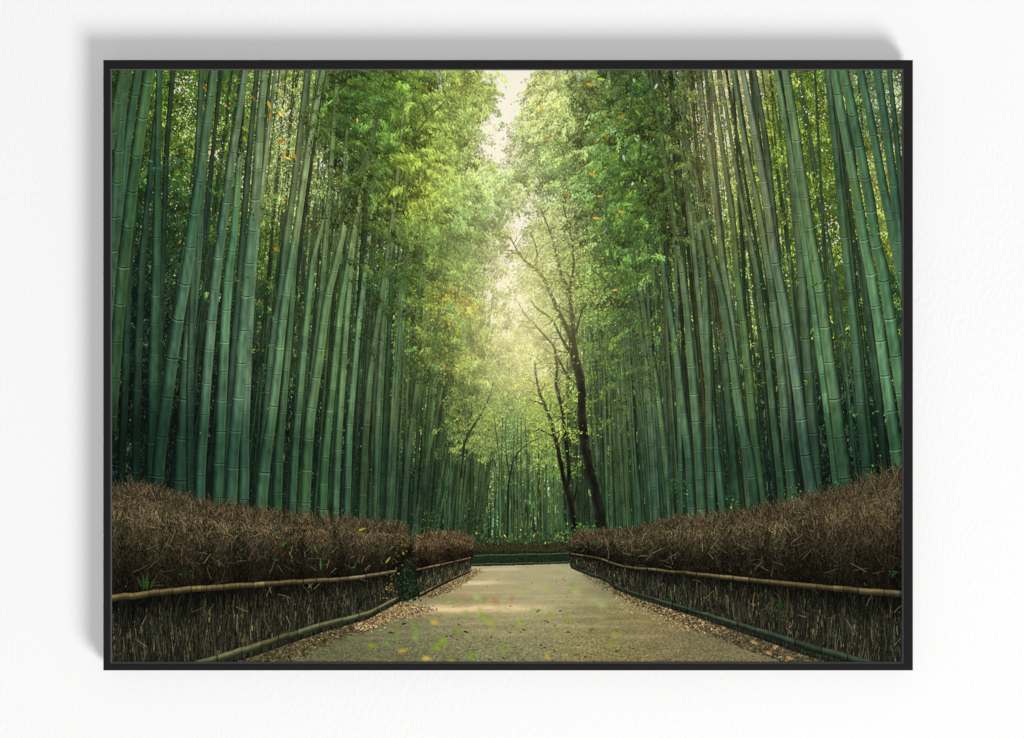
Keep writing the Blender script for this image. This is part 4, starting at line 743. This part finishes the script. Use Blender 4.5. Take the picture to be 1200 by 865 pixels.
# ---- 8 printing: glow round the bright gap, gentle softness and grain
lum = np.clip(img.mean(-1) - 170, 0, None)[::3, ::3]
gl = resize(blur(lum[..., None], 16)[..., 0] + .8 * blur(lum[..., None], 45)[..., 0], CH, CW)
img += np.clip(gl, 0, 50)[..., None] * np.array([.34, .29, .12], np.float32)
hz = np.exp(-(((XP - 606) / 75) ** 2 + ((YP - 380) / 120) ** 2)) * .30 + np.exp(-(((XP - 606) / 42) ** 2 + ((YP - 415) / 60) ** 2)) * .20 + np.exp(-(((XP - 838) / 30) ** 2 + ((YP - 190) / 80) ** 2)) * .10
img = img * (1 - hz[..., None]) + hz[..., None] * np.array([246, 234, 160], np.float32)
gw = np.exp(-(((XP - 578) / 62) ** 2 + ((YP - 215) / 165) ** 2)) * .20 + np.exp(-(((XP - 602) / 46) ** 2 + ((YP - 375) / 80) ** 2)) * .18
img = img + gw[..., None] * np.clip(255 - img, 0, None) * np.array([1.0, .93, .50], np.float32)
g_ = img.mean(-1, keepdims=True); img = g_ + (img - g_) * .93
cz = np.clip((520 - YP) / 120, 0, 1) * np.exp(-((XP - 610) / 190) ** 4)
cz = (.12 + .40 * cz)[..., None]; img = blur(img, 1) * cz + img * (1 - cz)
out = img[:CH // 2 * 2, :CW // 2 * 2]
out = .25 * (out[0::2, 0::2] + out[1::2, 0::2] + out[0::2, 1::2] + out[1::2, 1::2])
ido = ids[0:CH // 2 * 2:2, 0:CW // 2 * 2:2]
out = out + .34 * (out - blur(out, 1))
out = np.clip(out + rng.normal(0, 1.6, out.shape[:2])[..., None], 0, 255).astype(np.float32)

def biggest(m):                                     # keep the largest connected patch of a motif
    rows = []; par = []
    def find(a):
        while par[a] != a: par[a] = par[par[a]]; a = par[a]
        return a
    prev = []; size = []; runs = []
    for y in np.nonzero(m.any(1))[0]:
        d = np.diff(np.r_[0, m[y].astype(np.int8), 0]); st = np.nonzero(d == 1)[0]; en = np.nonzero(d == -1)[0]; cur = []
        for a, b in zip(st, en):
            i = len(par); par.append(i); size.append(b - a); runs.append((y, a, b)); cur.append((y, a, b, i))
            for (py, pa, pb, pi) in prev:
                if py == y - 1 and pa < b and pb > a: par[find(i)] = find(pi)
        prev = cur
    tot = {}
    for i in range(len(par)): r = find(i); tot[r] = tot.get(r, 0) + size[i]
    best = max(tot, key=tot.get)
    o = np.zeros_like(m)
    for i, (y, a, b) in enumerate(runs):
        if find(i) == best: o[y, a:b] = True
    return o
for i, (kind, label) in names.items():
    m = ido == i
    if m.sum() > 60: ido[m & ~biggest(m)] = 0
AMB, KEY, FILL = .20, 2810, 325
# ---------------------------------------------------------------- the scene
import bpy, bmesh
from mathutils import Vector
S = bpy.context.scene
COL = S.collection
MM = .001
DIST = 3.2                                          # camera to wall, metres
def px(x, y, depth):                                # place on the plane `depth` metres in front of the wall
    f = (DIST - depth) / DIST
    return ((x - 600) * MM * f, -depth, (432.5 - y) * MM * f)

def material(name, base, rough, spec):
    m = bpy.data.materials.new(name); m.use_nodes = True
    b = m.node_tree.nodes['Principled BSDF']
    b.inputs['Base Color'].default_value = (*base, 1); b.inputs['Roughness'].default_value = rough
    b.inputs['Specular IOR Level'].default_value = spec
    return m, m.node_tree, b

# wall: white paint over fine embossed paper
WALL_A = .88
mw, nt, b = material('white_wall_paint', (WALL_A, WALL_A, WALL_A * 1.002), .95, .0)
tc = nt.nodes.new('ShaderNodeTexCoord')
mp = nt.nodes.new('ShaderNodeMapping'); mp.inputs['Rotation'].default_value = (0, math.radians(38), 0); mp.inputs['Scale'].default_value = (1, 1, .55)
n1 = nt.nodes.new('ShaderNodeTexNoise'); n1.inputs['Scale'].default_value = 210; n1.inputs['Detail'].default_value = 3; n1.inputs['Roughness'].default_value = .55
n2 = nt.nodes.new('ShaderNodeTexNoise'); n2.inputs['Scale'].default_value = 3.; n2.inputs['Detail'].default_value = 2
rp = nt.nodes.new('ShaderNodeMapRange'); rp.inputs['From Min'].default_value = .3; rp.inputs['From Max'].default_value = .7; rp.inputs['To Min'].default_value = .25; rp.inputs['To Max'].default_value = 1.
bp = nt.nodes.new('ShaderNodeBump'); bp.inputs['Distance'].default_value = .0011
ml = nt.nodes.new('ShaderNodeMath'); ml.operation = 'MULTIPLY'; ml.inputs[1].default_value = .5
nt.links.new(tc.outputs['Object'], mp.inputs['Vector']); nt.links.new(mp.outputs['Vector'], n1.inputs['Vector']); nt.links.new(tc.outputs['Object'], n2.inputs['Vector'])
nt.links.new(n2.outputs['Fac'], rp.inputs['Value']); nt.links.new(rp.outputs['Result'], ml.inputs[0]); nt.links.new(ml.outputs[0], bp.inputs['Strength'])
nt.links.new(n1.outputs['Fac'], bp.inputs['Height']); nt.links.new(bp.outputs['Normal'], b.inputs['Normal'])

mf, nt, b = material('black_frame_lacquer', (.0105, .0102, .0105), .6, .08)
n1 = nt.nodes.new('ShaderNodeTexNoise'); n1.inputs['Scale'].default_value = 900; n1.inputs['Detail'].default_value = 2
bp = nt.nodes.new('ShaderNodeBump'); bp.inputs['Strength'].default_value = .10; bp.inputs['Distance'].default_value = .0004
nt.links.new(n1.outputs['Fac'], bp.inputs['Height']); nt.links.new(bp.outputs['Normal'], b.inputs['Normal'])
mlip, nt, b = material('grey_inner_edge', (.082, .078, .078), .5, .15)
mb, nt, b = material('brown_backing_board', (.22, .16, .10), .8, .1)
mp_, nt, b = material('print_ink', (.5, .5, .5), .9, .0)
at = nt.nodes.new('ShaderNodeAttribute'); at.attribute_name = 'ink'
nt.links.new(at.outputs['Color'], b.inputs['Base Color'])

def link(name, me, mat, parent=None):
    o = bpy.data.objects.new(name, me); COL.objects.link(o); o.data.materials.append(mat)
    if parent: o.parent = parent
    return o
def from_bm(name, bm, mat, parent=None):
    me = bpy.data.meshes.new(name); bm.normal_update(); bm.to_mesh(me); bm.free()
    return link(name, me, mat, parent)

# wall slab
bm = bmesh.new(); bmesh.ops.create_cube(bm, size=1)
bmesh.ops.scale(bm, vec=(6, .12, 4.4), verts=bm.verts); bmesh.ops.translate(bm, vec=(0, .06, 0), verts=bm.verts)
wall = from_bm('wall', bm, mw); wall['kind'] = 'structure'
wall['label'] = 'plain white finely textured wall behind the framed picture'; wall['category'] = 'wall'

root = bpy.data.objects.new('framed_picture', None); COL.objects.link(root); root.location = (0, 0, 0); root.empty_display_size = .1
root['label'] = 'thin black framed print of a bamboo grove path hanging on the white wall'; root['category'] = 'picture'

FZ, BZ, PZ = .034, .010, .0312                      # front of frame, back of frame, print face
def ring(outer, inner, rows, bm):
    """rows: (t, depth) profile walking from the outer edge (t=0) to the inner edge (t=1)"""
    loops = []
    for t, d in rows:
        e = [outer[i] * (1 - t) + inner[i] * t for i in range(4)]
        loops.append([bm.verts.new(px0(e[0], e[1], d)), bm.verts.new(px0(e[2], e[1], d)), bm.verts.new(px0(e[2], e[3], d)), bm.verts.new(px0(e[0], e[3], d))])
    return loops
def px0(x, y, d):                                   # one true size for every depth (measured on the frame's front plane)
    f = (DIST - FZ) / DIST
    return ((x - 600) * MM * f, -d, (432.5 - y) * MM * f)
def skin(bm, loops, close=True):
    n = len(loops)
    for i in range(n if close else n - 1):
        a, c = loops[i], loops[(i + 1) % n]
        for k in range(4):
            bm.faces.new((a[k], a[(k + 1) % 4], c[(k + 1) % 4], c[k]))
OUT = (121.0, 70.3, 1069.9, 785.8); INN = (129.3, 80.9, 1059.0, 777.9); LIP = (130.9, 82.2, 1057.1, 775.8)
bm = bmesh.new()
L = ring(OUT, INN, [(0, BZ), (0, FZ - .0008), (.03, FZ - .0002), (.08, FZ), (.93, FZ), (.98, FZ - .0002), (1, FZ - .0007), (1, BZ)], bm)
skin(bm, L); bmesh.ops.recalc_face_normals(bm, faces=bm.faces)
frame = from_bm('frame', bm, mf, root); frame['label'] = 'thin matt black picture frame'
bm = bmesh.new()
L = ring(INN, LIP, [(0, PZ - .004), (0, FZ - .0009), (.25, FZ - .0009), (1, PZ + .0006), (1, PZ + .0002), (.4, PZ - .004)], bm)
skin(bm, L); bmesh.ops.recalc_face_normals(bm, faces=bm.faces)
lip = from_bm('inner_lip', bm, mlip, frame); lip['label'] = 'narrow grey inner edge of the frame'
# backing board with its hanging cleat
bm = bmesh.new()
def box(bm, a, c, d0, d1):
    v = bmesh.ops.create_cube(bm, size=1)['verts']; p = px0(*a, d0); q = px0(*c, d1)
    for w in v: w.co = Vector([(p[i] + q[i]) / 2 + w.co[i] * abs(q[i] - p[i]) for i in range(3)])
box(bm, (129.6, 81.2), (1058.7, 777.6), BZ + .002, PZ - .0045); box(bm, (450, 300), (750, 330), .0005, BZ + .001)
from_bm('backing_board', bm, mb, root)

# the print: one flat sheet, each quad one speck of ink; the motifs that can be told apart are pieces of it
def lin(c):
    c = c / 255.
    return np.where(c <= .04045, c / 12.92, ((c + .055) / 1.055) ** 2.4)
ILL = 1.10                                          # light falling on the sheet, as measured on the wall
inkv = np.clip(lin(out) / ILL, .0006, .9).astype(np.float32)
h, w = ido.shape
f = (DIST - FZ) / DIST
gx = ((X0 - 600) + np.arange(w + 1) * (2. / K)) * MM * f; gz = (432.5 - Y0 - np.arange(h + 1) * (2. / K)) * MM * f
def piece(name, mask, parent):
    iy, ix = np.nonzero(mask); n = len(iy)
    q = np.stack([(iy + 1) * (w + 1) + ix, (iy + 1) * (w + 1) + ix + 1, iy * (w + 1) + ix + 1, iy * (w + 1) + ix], 1)
    u, inv = np.unique(q, return_inverse=True); inv = inv.reshape(-1).astype(np.int32)
    co = np.empty((len(u), 3), np.float32); co[:, 0] = gx[u % (w + 1)]; co[:, 1] = -PZ; co[:, 2] = gz[u // (w + 1)]
    me = bpy.data.meshes.new(name)
    me.vertices.add(len(u)); me.vertices.foreach_set('co', co.ravel())
    me.loops.add(4 * n); me.loops.foreach_set('vertex_index', inv)
    me.polygons.add(n); me.polygons.foreach_set('loop_start', np.arange(0, 4 * n, 4, dtype=np.int32))
    me.update(calc_edges=True)
    a = me.attributes.new('ink', 'FLOAT_COLOR', 'FACE')
    rgba = np.ones((n, 4), np.float32); rgba[:, :3] = inkv[iy, ix]
    a.data.foreach_set('color', rgba.ravel())
    return link(name, me, mp_, parent)
sheet = piece('print', ido == 0, root); sheet['label'] = 'printed colour photograph of a path through a tall bamboo grove'
for i, (kind, label) in names.items():
    m = ido == i
    if m.sum() < 60: continue
    o = piece(kind, m, sheet)
    if label: o['label'] = label

# ---- light: one soft lamp low on the right in front of the wall, an added front fill, and the pale room all round
W = bpy.data.worlds.new('World'); S.world = W; W.use_nodes = True
bg = W.node_tree.nodes['Background']; bg.inputs['Color'].default_value = (1, .998, .995, 1); bg.inputs['Strength'].default_value = AMB
la = bpy.data.lights.new('soft_lamp', 'AREA'); la.shape = 'DISK'; la.size = 6.9; la.energy = KEY; la.color = (1, .995, .985)
lo = bpy.data.objects.new('soft_lamp', la); COL.objects.link(lo)
d = Vector((.86, -1.0, -1.12)).normalized(); lo.location = d * 18.
lo.rotation_euler = (-d).to_track_quat('-Z', 'Y').to_euler()

lb = bpy.data.lights.new('added_front_fill', 'AREA'); lb.shape = 'DISK'; lb.size = 1.6; lb.energy = FILL  # added fill from behind the camera, brightens the frame's shadow on the wall
lf = bpy.data.objects.new('added_front_fill', lb); COL.objects.link(lf); d = Vector((.03, -1.0, -.02)).normalized(); lf.location = d * 9.
lf.rotation_euler = (-d).to_track_quat('-Z', 'Y').to_euler()

cam = bpy.data.cameras.new('camera'); co_ = bpy.data.objects.new('camera', cam); COL.objects.link(co_)
co_.location = (0, -DIST, 0); co_.rotation_euler = (math.pi / 2, 0, 0)
cam.sensor_fit = 'HORIZONTAL'; cam.sensor_width = 36; cam.lens = 36 * DIST / 1.2; cam.clip_start = .05; cam.clip_end = 60
S.camera = co_
S.view_settings.view_transform = 'Standard'; S.view_settings.look = 'None'; S.view_settings.exposure = 0; S.view_settings.gamma = 1
S.render.resolution_x, S.render.resolution_y = 1024, 738
